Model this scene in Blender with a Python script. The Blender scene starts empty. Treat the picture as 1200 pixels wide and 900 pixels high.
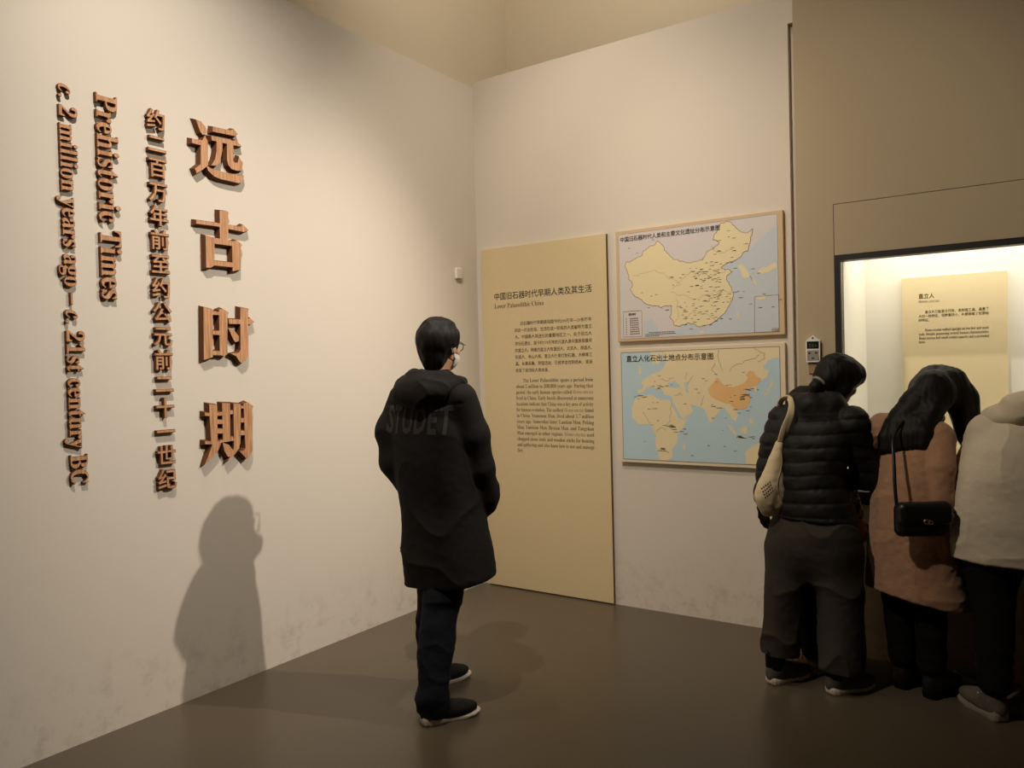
import bpy, bmesh, math, random
import numpy as np
from mathutils import Matrix, Vector
from mathutils.bvhtree import BVHTree

scene = bpy.context.scene
COL = scene.collection
R = math.radians

# ---------------------------------------------------------------- camera
cam_d = bpy.data.cameras.new('camera')
cam_d.sensor_width = 36.0
cam_d.lens = 27.5
cam_d.clip_start = 0.05
cam = bpy.data.objects.new('camera', cam_d)
COL.objects.link(cam)
_r = Vector((0.825, 0.564, -0.0244)).normalized()
_f = Vector((-0.5649, 0.825, -0.0163)).normalized()
_f = (_f - _r * _f.dot(_r)).normalized()
_u = _r.cross(_f)
cam.matrix_world = Matrix(((_r.x, _u.x, -_f.x, 0), (_r.y, _u.y, -_f.y, 0), (_r.z, _u.z, -_f.z, 1.5), (0, 0, 0, 1)))
scene.camera = cam

# ---------------------------------------------------------------- world, lights, exposure
world = bpy.data.worlds.new('world')
scene.world = world
world.use_nodes = True
world.node_tree.nodes['Background'].inputs[0].default_value = (1.0, 0.85, 0.66, 1)
world.node_tree.nodes['Background'].inputs[1].default_value = 0.02
vs = scene.view_settings
vs.view_transform = 'Standard'
vs.look = 'None'
vs.gamma = 1.0
vs.use_curve_mapping = False
vs.exposure = 0.12

WARM = (1.0, 0.885, 0.745)
HALOGEN = (1.0, 0.91, 0.815)

def spot(name, loc, target, power, angle, blend=0.6, radius=0.04, color=WARM):
    d = bpy.data.lights.new(name, 'SPOT')
    d.energy = power
    d.color = color
    d.spot_size = R(angle)
    d.spot_blend = blend
    d.shadow_soft_size = radius
    o = bpy.data.objects.new(name, d)
    o.location = loc
    o.rotation_euler = (Vector(target) - Vector(loc)).to_track_quat('-Z', 'Y').to_euler()
    COL.objects.link(o)
    return o

spot('track_light_lettering', (-1.70, 1.25, 4.4), (-3.32, 2.45, 1.75), 330, 70, 1.0, 0.025, HALOGEN)
spot('track_light_wall', (0.42, 3.74, 4.0), (-3.3, 2.65, 1.25), 480, 48, 1.0, 0.03, HALOGEN)
spot('track_light_panels', (-2.15, 2.35, 4.4), (-2.5, 4.5, 1.7), 142, 76, 1.0, 0.05)
spot('track_light_floor', (-1.35, 2.45, 4.5), (-2.1, 2.75, 0.0), 70, 60, 0.8, 0.04)
spot('track_light_corner', (-2.62, 2.35, 4.5), (-2.2, 2.75, 0.0), 60, 50, 0.8, 0.04)
spot('case_wall_fill', (-1.9, 0.9, 4.5), (-0.95, 4.1, 1.9), 290, 56, 1.0, 0.06)  # added fill light to brighten the right-hand group and case wall
spot('upper_wall_fill', (-1.6, 3.1, 4.95), (-2.9, 4.8, 4.3), 130, 140, 1.0, 0.2)  # unseen wide fill, added to lift the upper walls

# ---------------------------------------------------------------- helpers
MATS = {}

def srgb(r, g, b):
    f = lambda c: (c / 255 / 12.92) if c / 255 <= 0.04045 else ((c / 255 + 0.055) / 1.055) ** 2.4
    return (f(r), f(g), f(b), 1.0)

def mat(name, col, rough=0.7, spec=0.3, noise=None, bump=None, metal=0.0, sheen=0.0, emit=None):
    """noise=(scale, amount, stretch xyz, second colour); bump=(scale, strength, stretch)"""
    if name in MATS:
        return MATS[name]
    m = bpy.data.materials.new(name)
    m.use_nodes = True
    nt = m.node_tree
    b = nt.nodes['Principled BSDF']
    b.inputs['Base Color'].default_value = col
    b.inputs['Roughness'].default_value = rough
    b.inputs['Specular IOR Level'].default_value = spec
    b.inputs['Metallic'].default_value = metal
    if sheen:
        b.inputs['Sheen Weight'].default_value = sheen
        b.inputs['Sheen Roughness'].default_value = 0.5
    if emit:
        b.inputs['Emission Color'].default_value = col
        b.inputs['Emission Strength'].default_value = emit
    tc = nt.nodes.new('ShaderNodeTexCoord')
    def tex(scale, stretch, detail=4):
        mp = nt.nodes.new('ShaderNodeMapping')
        mp.inputs['Scale'].default_value = stretch
        nt.links.new(tc.outputs['Object'], mp.inputs['Vector'])
        n = nt.nodes.new('ShaderNodeTexNoise')
        n.inputs['Scale'].default_value = scale
        n.inputs['Detail'].default_value = detail
        nt.links.new(mp.outputs[0], n.inputs['Vector'])
        return n
    if noise:
        n = tex(noise[0], noise[2] if len(noise) > 2 else (1, 1, 1))
        rp = nt.nodes.new('ShaderNodeValToRGB')
        rp.color_ramp.elements[0].position = 0.35
        rp.color_ramp.elements[1].position = 0.65
        c2 = noise[3] if len(noise) > 3 else tuple(c * 0.6 for c in col[:3]) + (1,)
        rp.color_ramp.elements[0].color = tuple(col[i] * (1 - noise[1]) + c2[i] * noise[1] for i in range(3)) + (1,)
        rp.color_ramp.elements[1].color = col
        nt.links.new(n.outputs['Fac'], rp.inputs['Fac'])
        nt.links.new(rp.outputs['Color'], b.inputs['Base Color'])
    if bump:
        n = tex(bump[0], bump[2] if len(bump) > 2 else (1, 1, 1), 3)
        bp = nt.nodes.new('ShaderNodeBump')
        bp.inputs['Strength'].default_value = bump[1]
        bp.inputs['Distance'].default_value = 0.004
        nt.links.new(n.outputs['Fac'], bp.inputs['Height'])
        nt.links.new(bp.outputs['Normal'], b.inputs['Normal'])
    MATS[name] = m
    return m

def wall_paint(name, col, z_foot=True):
    """matt emulsion with roller texture; scuffs and grime along the foot of the wall"""
    m = bpy.data.materials.new(name)
    m.use_nodes = True
    nt = m.node_tree
    L = nt.links.new
    b = nt.nodes['Principled BSDF']
    b.inputs['Roughness'].default_value = 0.75
    b.inputs['Specular IOR Level'].default_value = 0.15
    tc = nt.nodes.new('ShaderNodeTexCoord')
    sep = nt.nodes.new('ShaderNodeSeparateXYZ')
    L(tc.outputs['Object'], sep.inputs[0])
    n1 = nt.nodes.new('ShaderNodeTexNoise'); n1.inputs['Scale'].default_value = 9; n1.inputs['Detail'].default_value = 8
    n1.inputs['Roughness'].default_value = 0.72
    L(tc.outputs['Object'], n1.inputs['Vector'])
    mr = nt.nodes.new('ShaderNodeMapRange')
    mr.inputs['From Min'].default_value = 0.0; mr.inputs['From Max'].default_value = 0.42
    mr.inputs['To Min'].default_value = 1.0; mr.inputs['To Max'].default_value = 0.0
    L(sep.outputs['Z'], mr.inputs['Value'])
    rp = nt.nodes.new('ShaderNodeValToRGB')
    rp.color_ramp.elements[0].position = 0.5; rp.color_ramp.elements[0].color = (0, 0, 0, 1)
    rp.color_ramp.elements[1].position = 0.66; rp.color_ramp.elements[1].color = (1, 1, 1, 1)
    L(n1.outputs['Fac'], rp.inputs['Fac'])
    mu = nt.nodes.new('ShaderNodeMath'); mu.operation = 'MULTIPLY'
    L(mr.outputs[0], mu.inputs[0]); L(rp.outputs[0], mu.inputs[1])
    mu2 = nt.nodes.new('ShaderNodeMath'); mu2.operation = 'MULTIPLY'; mu2.inputs[1].default_value = 0.42
    L(mu.outputs[0], mu2.inputs[0])
    mx = nt.nodes.new('ShaderNodeMix'); mx.data_type = 'RGBA'
    mx.inputs['A'].default_value = col
    mx.inputs['B'].default_value = (col[0] * 0.42, col[1] * 0.38, col[2] * 0.33, 1)
    L(mu2.outputs[0], mx.inputs['Factor'])
    L(mx.outputs['Result'], b.inputs['Base Color'])
    n2 = nt.nodes.new('ShaderNodeTexNoise'); n2.inputs['Scale'].default_value = 90
    L(tc.outputs['Object'], n2.inputs['Vector'])
    bp = nt.nodes.new('ShaderNodeBump'); bp.inputs['Strength'].default_value = 0.08; bp.inputs['Distance'].default_value = 0.002
    L(n2.outputs['Fac'], bp.inputs['Height']); L(bp.outputs[0], b.inputs['Normal'])
    return m

def tag(o, label=None, cat=None, group=None, kind=None):
    if label: o['label'] = label
    if cat: o['category'] = cat
    if group: o['group'] = group
    if kind: o['kind'] = kind
    return o

def link(name, me, m=None, parent=None, loc=None, rot=None):
    o = bpy.data.objects.new(name, me)
    COL.objects.link(o)
    if m is not None and me is not None and len(me.materials) == 0:
        me.materials.append(m)
    if parent: o.parent = parent
    if loc is not None: o.location = loc
    if rot is not None: o.rotation_euler = rot
    return o

def empty(name, loc, rz=0.0):
    o = link(name, None, loc=loc, rot=(0, 0, rz))
    o.empty_display_size = 0.1
    return o

def pydata(name, v, f, smooth=False):
    me = bpy.data.meshes.new(name)
    me.from_pydata([tuple(map(float, p)) for p in v], [], f)
    if smooth:
        me.polygons.foreach_set('use_smooth', [True] * len(me.polygons))
    me.update()
    return me

def boxes(name, lst, bevel=0.0):
    bm = bmesh.new()
    for (x0, x1, y0, y1, z0, z1) in lst:
        mtx = Matrix.Translation(((x0 + x1) / 2, (y0 + y1) / 2, (z0 + z1) / 2)) @ Matrix.Diagonal((x1 - x0, y1 - y0, z1 - z0, 1))
        bmesh.ops.create_cube(bm, size=1, matrix=mtx)
    if bevel:
        bmesh.ops.bevel(bm, geom=bm.edges[:], offset=bevel, segments=2, affect='EDGES', profile=0.5)
    me = bpy.data.meshes.new(name)
    bm.to_mesh(me); bm.free()
    return me

def grow_poly(p, g):
    a = sum(p[j][0] * p[(j + 1) % len(p)][1] - p[(j + 1) % len(p)][0] * p[j][1] for j in range(len(p)))
    if a < 0: p = p[::-1]
    out = []
    for i in range(len(p)):
        e0 = (Vector(p[i]) - Vector(p[i - 1])).normalized(); e1 = (Vector(p[(i + 1) % len(p)]) - Vector(p[i])).normalized()
        n0 = Vector((e0.y, -e0.x)); n1 = Vector((e1.y, -e1.x))
        m_ = n0 + n1
        k = g / max(0.45, 1 + n0.dot(n1)) if m_.length > 1e-4 else 0
        out.append((p[i][0] + m_.x * k, p[i][1] + m_.y * k))
    return out

def prism(name, polys, d0, d1, jitter=0.0003, draft=0.0):
    """polygons in the local XY plane pushed from z=d0 to z=d1"""
    v, f = [], []
    for i, p in enumerate(polys):
        a = sum(p[j][0] * p[(j + 1) % len(p)][1] - p[(j + 1) % len(p)][0] * p[j][1] for j in range(len(p)))
        if a < 0: p = p[::-1]
        n, s = len(p), len(v)
        v += [(x, y, d0) for x, y in (grow_poly(p, draft) if draft else p)] + [(x, y, d1 + i * jitter) for x, y in p]
        f.append(list(range(s + n - 1, s - 1, -1)))
        f.append(list(range(s + n, s + 2 * n)))
        f += [[s + j, s + (j + 1) % n, s + n + (j + 1) % n, s + n + j] for j in range(n)]
    me = pydata(name, v, f)
    bm = bmesh.new(); bm.from_mesh(me)
    bmesh.ops.triangulate(bm, faces=[q for q in bm.faces if len(q.verts) > 4])
    bm.to_mesh(me); bm.free()
    return me

def text_mesh(s, size=1.0, extrude=0.0, offset=0.0, res=3, space=1.0, shear=0.0, bevel=0.0):
    c = bpy.data.curves.new('text', 'FONT')
    c.body = s; c.size = size; c.extrude = extrude; c.offset = offset
    c.resolution_u = res; c.space_character = space; c.shear = shear
    c.bevel_depth = bevel; c.bevel_resolution = 0
    o = bpy.data.objects.new('text', c)
    COL.objects.link(o)
    dg = bpy.context.evaluated_depsgraph_get()
    me = bpy.data.meshes.new_from_object(o.evaluated_get(dg))
    bpy.data.objects.remove(o); bpy.data.curves.remove(c)
    me.polygons.foreach_set('use_smooth', [False] * len(me.polygons))
    return me

def bounds(me):
    a = np.empty(len(me.vertices) * 3, np.float32)
    me.vertices.foreach_get('co', a)
    a = a.reshape(-1, 3)
    return a.min(0), a.max(0)

def bold(s):
    o = ''
    for ch in s:
        if 'A' <= ch <= 'Z': o += chr(0x1D400 + ord(ch) - 65)
        elif 'a' <= ch <= 'z': o += chr(0x1D41A + ord(ch) - 97)
        elif '0' <= ch <= '9': o += chr(0x1D7CE + ord(ch) - 48)
        else: o += ch
    return o

def ital(s):
    o = ''
    for ch in s:
        if ch == 'h': o += '\u210e'
        elif 'A' <= ch <= 'Z': o += chr(0x1D434 + ord(ch) - 65)
        elif 'a' <= ch <= 'z': o += chr(0x1D44E + ord(ch) - 97)
        else: o += ch
    return o

def fit_text(s, x0, x1, y0, height=None, size=None, offset=0.0, res=2):
    """flat text mesh whose left edge, right edge and baseline are given"""
    me = text_mesh(s, 1.0, 0, offset, res)
    lo, hi = bounds(me)
    sx = (x1 - x0) / (hi[0] - lo[0])
    sy = size if size else height / (hi[1] - max(lo[1], -0.02 if height is None else lo[1]))
    by = 0.0 if size else lo[1]
    me.transform(Matrix(((sx, 0, 0, x0 - lo[0] * sx), (0, sy, 0, y0 - by * sy), (0, 0, 1, 0), (0, 0, 0, 1))))
    return me

def join_meshes(name, lst):
    bm = bmesh.new()
    for me in lst:
        bm.from_mesh(me); bpy.data.meshes.remove(me)
    me = bpy.data.meshes.new(name)
    bm.to_mesh(me); bm.free()
    return me

def pl(s):
    return [(float(a) / 1000, float(b) / 1000) for a, b in (q.split(',') for q in s.split())]

def flat(name, polys, z):
    v, f = [], []
    for p in polys:
        a = sum(p[j][0] * p[(j + 1) % len(p)][1] - p[(j + 1) % len(p)][0] * p[j][1] for j in range(len(p)))
        if a < 0: p = p[::-1]
        s = len(v)
        zi = z + (len(f) % 12) * 0.00002
        v += [(x, y, zi) for x, y in p]; f.append(list(range(s, s + len(p))))
    me = pydata(name, v, f)
    bm = bmesh.new(); bm.from_mesh(me)
    bmesh.ops.triangulate(bm, faces=[q for q in bm.faces if len(q.verts) > 4])
    bm.to_mesh(me); bm.free()
    return me

def stroke(pts, w, closed=True):
    """thin quads along a polyline"""
    out = []
    n = len(pts)
    for i in range(n if closed else n - 1):
        a = Vector(pts[i]); b = Vector(pts[(i + 1) % n])
        d = (b - a)
        if d.length < 1e-6: continue
        q = Vector((-d.y, d.x)).normalized() * w / 2
        out.append([tuple(a - q), tuple(b - q), tuple(b + q), tuple(a + q)])
    return out

ON_BACK = (R(90), 0, 0)             # text plane facing -Y
ON_LEFT = (R(90), 0, R(90))         # text plane facing +X

# ---------------------------------------------------------------- the setting
LX, BY, CY = -3.32, 4.45, 4.26
PAINT = srgb(216, 206, 190)
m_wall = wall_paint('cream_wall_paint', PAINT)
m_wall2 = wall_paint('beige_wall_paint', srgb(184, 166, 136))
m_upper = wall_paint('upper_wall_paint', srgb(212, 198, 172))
m_dark = mat('dark_ceiling_paint', srgb(62, 56, 48), 0.9, 0.1)

def floor_material():
    m = mat('polished_brown_floor', srgb(90, 79, 63), 0.30, 0.42, noise=(260, 0.35), bump=(140, 0.05))
    return m

def struct(name, me, m, loc=(0, 0, 0)):
    return tag(link(name, me, m, loc=loc), kind='structure')

struct('floor', boxes('floor', [(-3.6, 4.2, -3.6, 5.2, -0.1, 0.0)]), floor_material())
struct('wall_left', boxes('wall_left', [(LX - 0.12, LX, -3.6, BY + 0.15, 0, 3.503)]), m_wall)
struct('wall_back', boxes('wall_back', [(LX, -1.155, BY, BY + 0.15, 0, 3.54), (-1.155, -1.06, BY, BY + 0.15, 3.37, 3.54), (-1.155, -1.06, BY + 0.035, BY + 0.15, 0, 3.37)]), m_wall)
tag(link('wall_upper_left', boxes('wall_upper_left', [(-3.6, -3.42, -3.6, 5.3, 3.0, 5.2)]), m_upper), kind='structure')
tag(link('wall_upper_back', boxes('wall_upper_back', [(-3.6, 4.2, 5.03, 5.3, 2.4, 5.2)]), m_upper), kind='structure')
# display-case wall standing slightly proud, with the opening for the case
OX0, OX1, OZ0, OZ1 = -0.893, 1.75, 0.782, 2.052
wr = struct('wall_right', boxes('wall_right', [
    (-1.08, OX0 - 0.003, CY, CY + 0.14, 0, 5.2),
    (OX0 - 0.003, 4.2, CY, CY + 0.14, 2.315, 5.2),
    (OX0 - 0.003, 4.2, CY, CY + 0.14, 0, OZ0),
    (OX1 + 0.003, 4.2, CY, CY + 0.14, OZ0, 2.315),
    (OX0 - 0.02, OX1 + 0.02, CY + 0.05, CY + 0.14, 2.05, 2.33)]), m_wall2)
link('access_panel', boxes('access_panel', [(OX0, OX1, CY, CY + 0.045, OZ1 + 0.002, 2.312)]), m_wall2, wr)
struct('wall_front', boxes('wall_front', [(-3.6, 4.2, -3.7, -3.6, 0, 5.2)]), m_wall2)
struct('wall_side', boxes('wall_side', [(4.2, 4.3, -3.6, 5.2, 0, 5.2)]), m_wall2)
struct('ceiling', boxes('ceiling', [(-3.6, 4.3, -3.7, 5.3, 5.2, 5.3)]), m_dark)

# ---------------------------------------------------------------- display case
m_frame = mat('black_metal_frame', srgb(38, 33, 30), 0.45, 0.4)
m_case = mat('case_white_lining', srgb(236, 232, 222), 0.6, 0.2)
case = empty('display_case', (0.0, CY, 0))
tag(case, 'lit built-in wall display case with black frame and glass front', 'display case')
fw = 0.03
link('frame', boxes('frame', [
    (OX0, OX0 + fw, -0.012, 0.06, OZ0, OZ1),
    (OX1 - fw, OX1, -0.012, 0.06, OZ0, OZ1),
    (OX0 + fw, OX1 - fw, -0.012, 0.06, OZ1 - fw, OZ1),
    (OX0 + fw, OX1 - fw, -0.012, 0.06, OZ0, OZ0 + 0.065)]), m_frame, case)
IB = 4.95 - CY
link('lining', boxes('lining', [
    (OX0 - 0.01, OX0 + 0.024, 0.145, IB, 0.80, 2.30),
    (OX1 - 0.024, OX1 + 0.01, 0.145, IB, 0.80, 2.30),
    (OX0 - 0.01, OX1 + 0.01, IB, IB + 0.03, 0.80, 2.30),
    (OX0 - 0.01, OX1 + 0.01, 0.145, IB, 2.28, 2.30),
    (OX0 + 0.024, OX1 - 0.024, 0.062, IB, 0.80, 0.85),
    (OX0 - 0.01, OX0 + 0.024, 0.062, 0.145, 0.80, 2.05)]), m_case, case)
m_glass = bpy.data.materials.new('case_glass')
m_glass.use_nodes = True
_nt = m_glass.node_tree
_nt.nodes.clear()
_o = _nt.nodes.new('ShaderNodeOutputMaterial'); _mx = _nt.nodes.new('ShaderNodeMixShader')
_t = _nt.nodes.new('ShaderNodeBsdfTransparent'); _g = _nt.nodes.new('ShaderNodeBsdfGlossy'); _fr = _nt.nodes.new('ShaderNodeFresnel')
_g.inputs['Roughness'].default_value = 0.02; _fr.inputs['IOR'].default_value = 1.3
_t.inputs[0].default_value = (0.97, 0.98, 0.96, 1)
_nt.links.new(_fr.outputs[0], _mx.inputs[0]); _nt.links.new(_t.outputs[0], _mx.inputs[1]); _nt.links.new(_g.outputs[0], _mx.inputs[2]); _nt.links.new(_mx.outputs[0], _o.inputs[0])
link('glass_pane', boxes('glass_pane', [(OX0 + fw, OX1 - fw, 0.02, 0.028, OZ0 + 0.065, OZ1 - fw)]), m_glass, case)
# the lamp strip hidden above the opening, behind the header
m_lamp = mat('case_lamp_diffuser', (1.0, 0.95, 0.86, 1), 0.5, 0.2, emit=3.9)
link('lamp_strip', boxes('lamp_strip', [(OX0 + 0.05, OX1 - 0.05, 0.17, 0.60, 2.235, 2.262)]), m_lamp, case)

m_ink = mat('black_print', srgb(34, 26, 20), 0.7, 0.1)
m_ink2 = mat('brown_print', srgb(84, 68, 46), 0.7, 0.1)
m_tan = mat('tan_board', srgb(218, 197, 154), 0.6, 0.2, noise=(60, 0.06))
m_tan2 = mat('pale_tan_board', srgb(226, 208, 170), 0.6, 0.2, noise=(60, 0.05))

def paragraph(name, lines, x0, x1, z0, pitch, size, indent, m, parent, zoff, off=0.0, res=1, full=None):
    parts = []
    for i, s in enumerate(lines):
        a = x0 + (indent if i == 0 else 0)
        last = i == len(lines) - 1
        me = text_mesh(s, 1.0, 0, off, res)
        lo, hi = bounds(me)
        sx = (x1 - a) / (hi[0] - lo[0]) if not last else full
        if i == 1 and full is None: full = sx
        me.transform(Matrix(((sx, 0, 0, a - lo[0] * sx), (0, size, 0, z0 - i * pitch), (0, 0, 1, zoff), (0, 0, 0, 1))))
        parts.append(me)
    return tag(link(name, join_meshes(name, parts), m, parent), kind='stuff')

# panel inside the case (local plane XY, turned upright)
cp = empty('case_text_panel', (0, 0, 0))
cp.rotation_euler = ON_BACK
cp.location = (0, 4.95, 0)
tag(cp, 'pale tan text panel on the back of the lit display case', 'text panel')
link('board', boxes('board', [(-0.675, -0.17, 0.95, 1.972, 0.0, 0.03)], 0.001), m_tan2, cp)
link('heading', fit_text('直立人', -0.590, -0.512, 1.852, size=0.030, offset=0.012), m_ink, cp).location.z = 0.0306
link('subheading', fit_text(ital('Homo erectus'), -0.592, -0.488, 1.826, size=0.023), m_ink2, cp).location.z = 0.0306
paragraph('chinese_paragraph', ['直立人已能直立行走，会制造工具，具备了', '人的一些特征，但脑量较小，头部保留了较原始', '的特征。'], -0.591, -0.254, 1.767, 0.0225, 0.0185, 0.032, m_ink2, cp, 0.0306, 0.01)
paragraph('english_paragraph', [bold('Homo erectus walked upright on two feet and made'), bold('tools. Despite possessing several human characteristics,'), bold('Homo erectus had small cranial capacity and a protruded'), bold('brow.')], -0.591, -0.254, 1.666, 0.0222, 0.0225, 0.030, m_ink2, cp, 0.0306, 0.0, 2)

# ---------------------------------------------------------------- tall tan text panel
tp = empty('text_panel', (0, BY, 0))
tp.rotation_euler = ON_BACK
tag(tp, 'tall tan text panel with Chinese and English text reaching the floor', 'text panel')
link('board', boxes('board', [(-3.262, -2.287, 0.008, 2.353, 0.0, 0.022)], 0.001), m_tan, tp)
link('edge_strip', boxes('edge_strip', [(-2.2868, -2.2845, 0.008, 2.353, 0.0, 0.0215)]), mat('brown_board_edge', srgb(120, 92, 60), 0.6), tp)
ZT = 0.0226
link('heading', fit_text('中国旧石器时代早期人类及其生活', -3.160, -2.395, 1.998, size=0.054, offset=0.007), m_ink, tp).location.z = ZT
link('subheading', fit_text(bold('Lower Palaeolithic China'), -3.160, -2.759, 1.936, size=0.047, offset=-0.008), m_ink2, tp).location.z = ZT
paragraph('chinese_paragraph', ['旧石器时代早期是指距今约200万年—20余万年', '间这一历史阶段。生活在这一阶段的人类被称为直立', '人。中国是人类进化的重要地区之一。处于远古人', '类化石遗址，距今约170万年的元谋人是中国发现最早', '的直立人。稍晚的直立人有蓝田人、北京人、郧县人、', '和县人、汤山人等。直立人使用打制石器、木棒等工', '具，从事采集、狩猎活动，已经学会控制用火，逐渐', '改变了自然和人类本身。'],
          -2.996, -2.401, 1.812, 0.0455, 0.0285, 0.048, m_ink2, tp, ZT, 0.008)
_en = ['The Lower Palaeolithic spans a period from', 'about 2 million to 200,000 years ago. During that', 'period, the early human species called |Homo erectus|', 'lived in China. Early fossils discovered at numerous', 'locations indicate that China was a key area of activity', 'for human evolution. The earliest |Homo erectus| found', 'in China, Yuanmou Man, lived about 1.7 million', 'years ago. Somewhat later, Lantian Man, Peking', 'Man, Yunxian Man, Hexian Man, and Tangshan', 'Man emerged in other regions. |Homo erectus| used', 'chopped stone tools and wooden sticks for hunting', 'and gathering and also knew how to use and manage', 'fire.']
def mixed(s):
    return ''.join(ital(q) if i % 2 else bold(q) for i, q in enumerate(s.split('|')))
paragraph('english_paragraph', [mixed(s) for s in _en], -2.996, -2.401, 1.423, 0.0396, 0.036, 0.058, m_ink2, tp, ZT, -0.006, 2)

# ---------------------------------------------------------------- maps
m_board = mat('map_board_edge', srgb(208, 180, 142), 0.55, 0.2)
m_board2 = mat('map_board_cream', srgb(222, 206, 176), 0.55, 0.2)
m_paper = mat('map_paper_grey', srgb(214, 205, 200), 0.6, 0.2)
m_sea1 = mat('map_sea_pale', srgb(198, 204, 208), 0.6, 0.2)
m_land1 = mat('map_land_cream', srgb(232, 216, 172), 0.6, 0.2)
m_line = mat('map_border_line', srgb(150, 118, 78), 0.6, 0.2)
m_line2 = mat('map_thin_line', srgb(176, 156, 120), 0.6, 0.2)
m_sea2 = mat('map_sea_blue', srgb(186, 208, 214), 0.6, 0.2)
m_land2 = mat('map_land_tan', srgb(232, 214, 172), 0.6, 0.2)
m_china2 = mat('map_land_orange', srgb(230, 186, 126), 0.6, 0.2)
rng = random.Random(4)

def dashes(centres, n, spread, wmin=0.006, wmax=0.020, h=0.0028):
    out = []
    for (cx, cy, wgt) in centres:
        for _ in range(int(n * wgt)):
            x = cx + rng.gauss(0, spread[0]); y = cy + rng.gauss(0, spread[1])
            w = rng.uniform(wmin, wmax)
            out.append([(x, y), (x + w, y), (x + w, y + h), (x, y + h)])
            if rng.random() < 0.6:
                out.append([(x - 0.006, y - 0.001), (x - 0.003, y - 0.001), (x - 0.003, y + 0.003), (x - 0.006, y + 0.003)])
    return out

mp = empty('china_map', (-1.703, BY, 2.010))
mp.rotation_euler = ON_BACK
tag(mp, 'wall map of China on grey paper, upper of the two maps', 'map')
D = 0.030
link('board', boxes('board', [(-0.511, 0.511, -0.343, 0.343, 0, D)], 0.002), m_board, mp)
link('sheet', flat('sheet', [pl('-493,325 484,328 484,-328 -493,-329')], D + 0.0005), m_paper, mp)
link('sea', flat('sea', [pl('-334,-316 -332,-227 -277,-207 -248,-260 -224,-307 -131,-293 -44,-235 125,-104 182,67 253,94 332,146 376,192 444,243 483,264 483,-327')], D + 0.0009), m_sea1, mp)
_china = pl('-446,137 -439,150 -410,150 -343,173 -325,208 -284,230 -246,235 -231,258 -202,230 -188,193 -160,168 -132,133 -75,118 -28,103 19,109 56,123 71,152 121,178 151,201 142,210 115,221 123,252 146,276 160,313 196,319 222,310 248,276 282,246 313,238 343,260 338,222 329,189 319,147 293,133 280,113 244,91 214,88 182,71 159,51 182,40 208,42 226,28 194,9 189,-12 215,-58 228,-94 224,-128 204,-162 177,-203 140,-232 112,-252 67,-267 30,-274 -7,-259 -45,-248 -83,-259 -102,-267 -126,-262 -140,-234 -163,-209 -148,-174 -147,-142 -176,-140 -216,-151 -245,-136 -285,-128 -334,-106 -364,-76 -404,-50 -419,-25 -403,11 -428,41 -432,88 -447,118')
def jag(p, amp, n=2):
    """roughen an outline as real borders are"""
    for _ in range(n):
        q = []
        for i in range(len(p)):
            a = p[i]; b = p[(i + 1) % len(p)]
            L_ = math.hypot(b[0] - a[0], b[1] - a[1])
            q.append(a)
            k = min(amp, L_ * 0.2)
            q.append(((a[0] + b[0]) / 2 + rng.uniform(-k, k), (a[1] + b[1]) / 2 + rng.uniform(-k, k)))
        p = q
    return p
_china = jag(_china, 0.006)
for _p in [_china] + [jag(pl(s), 0.003, 1) for s in ('253,60 279,70 321,2 354,-35 361,-61 337,-44 329,-8 286,-17 278,23', '368,15 390,34 432,42 470,60 473,30 431,9 389,0', '245,-221 258,-200 254,-230 247,-238', '20,-301 48,-295 52,-311 29,-319', '354,-136 374,-122 412,-123 408,-140 378,-146')]:
    link('land_area', flat('land_area', [_p], D + 0.0013), m_land1, mp)
link('border_line', flat('border_line', stroke(_china, 0.0028), D + 0.0017), m_line, mp)
_riv = [pl('-400,60 -330,70 -270,80 -200,60 -160,20 -120,10 -90,-20 -140,-40'), pl('-110,-10 -60,20 -20,60 20,30 60,40 90,10 150,30 185,35'), pl('-150,-60 -80,-80 -20,-110 50,-90 110,-80 170,-70 220,-90'), pl('100,190 130,150 180,140 230,160'), pl('-120,-100 -110,-170 -130,-240'), pl('-60,-240 -10,-190 60,-200 120,-240')]
tag(link('river_lines', flat('river_lines', [q for r_ in _riv for q in stroke(jag(r_, 0.012, 2)[:-3], 0.0016, False)], D + 0.0016), m_line2, mp), kind='stuff')
_box = stroke(pl('348,-124 482,-122 482,-326 345,-325'), 0.0022) + stroke(pl('-469,-157 -344,-157 -344,-315 -470,-314'), 0.002) + stroke(pl('442,-307 480,-306 481,-323 443,-325'), 0.002) + stroke(pl('-490,322 481,325 481,-325 -490,-326'), 0.0014)
tag(link('box_lines', flat('box_lines', _box, D + 0.0018), m_line, mp), kind='stuff')
_names = dashes([(0.05, 0.03, 1.0), (0.03, -0.02, .9), (0.10, 0.06, .6), (0.17, -0.08, .7), (0.12, -0.13, .6), (0.02, -0.15, .7), (-0.03, -0.2, .6), (0.09, -0.21, .5), (0.06, -0.245, .4)], 22, (0.045, 0.03)) + dashes([(0.23, 0.16, .6), (-0.15, 0.0, .4), (-0.23, -0.1, .4), (-0.27, 0.19, .25), (0.2, 0.11, .6), (0.4, -0.2, .35), (0.3, -0.1, .3), (0.33, 0.05, .2)], 14, (0.06, 0.035))
for i in range(8):
    y = -0.205 - i * 0.0135
    _names += [[(-0.452, y), (-0.446, y), (-0.446, y + 0.005), (-0.452, y + 0.005)]]
    x = -0.425
    for k in range(5):
        w = rng.uniform(0.007, 0.013)
        _names.append([(x, y), (x + w, y), (x + w, y + 0.0045), (x, y + 0.0045)]); x += w + 0.003
for i in range(3):
    x = -0.30 if i == 0 else -0.324
    while x < (-0.135 if i < 2 else -0.24):
        w = rng.uniform(0.006, 0.014); y = -0.297 - i * 0.0105
        _names.append([(x, y), (x + w, y), (x + w, y + 0.004), (x, y + 0.004)]); x += w + 0.003
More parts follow.
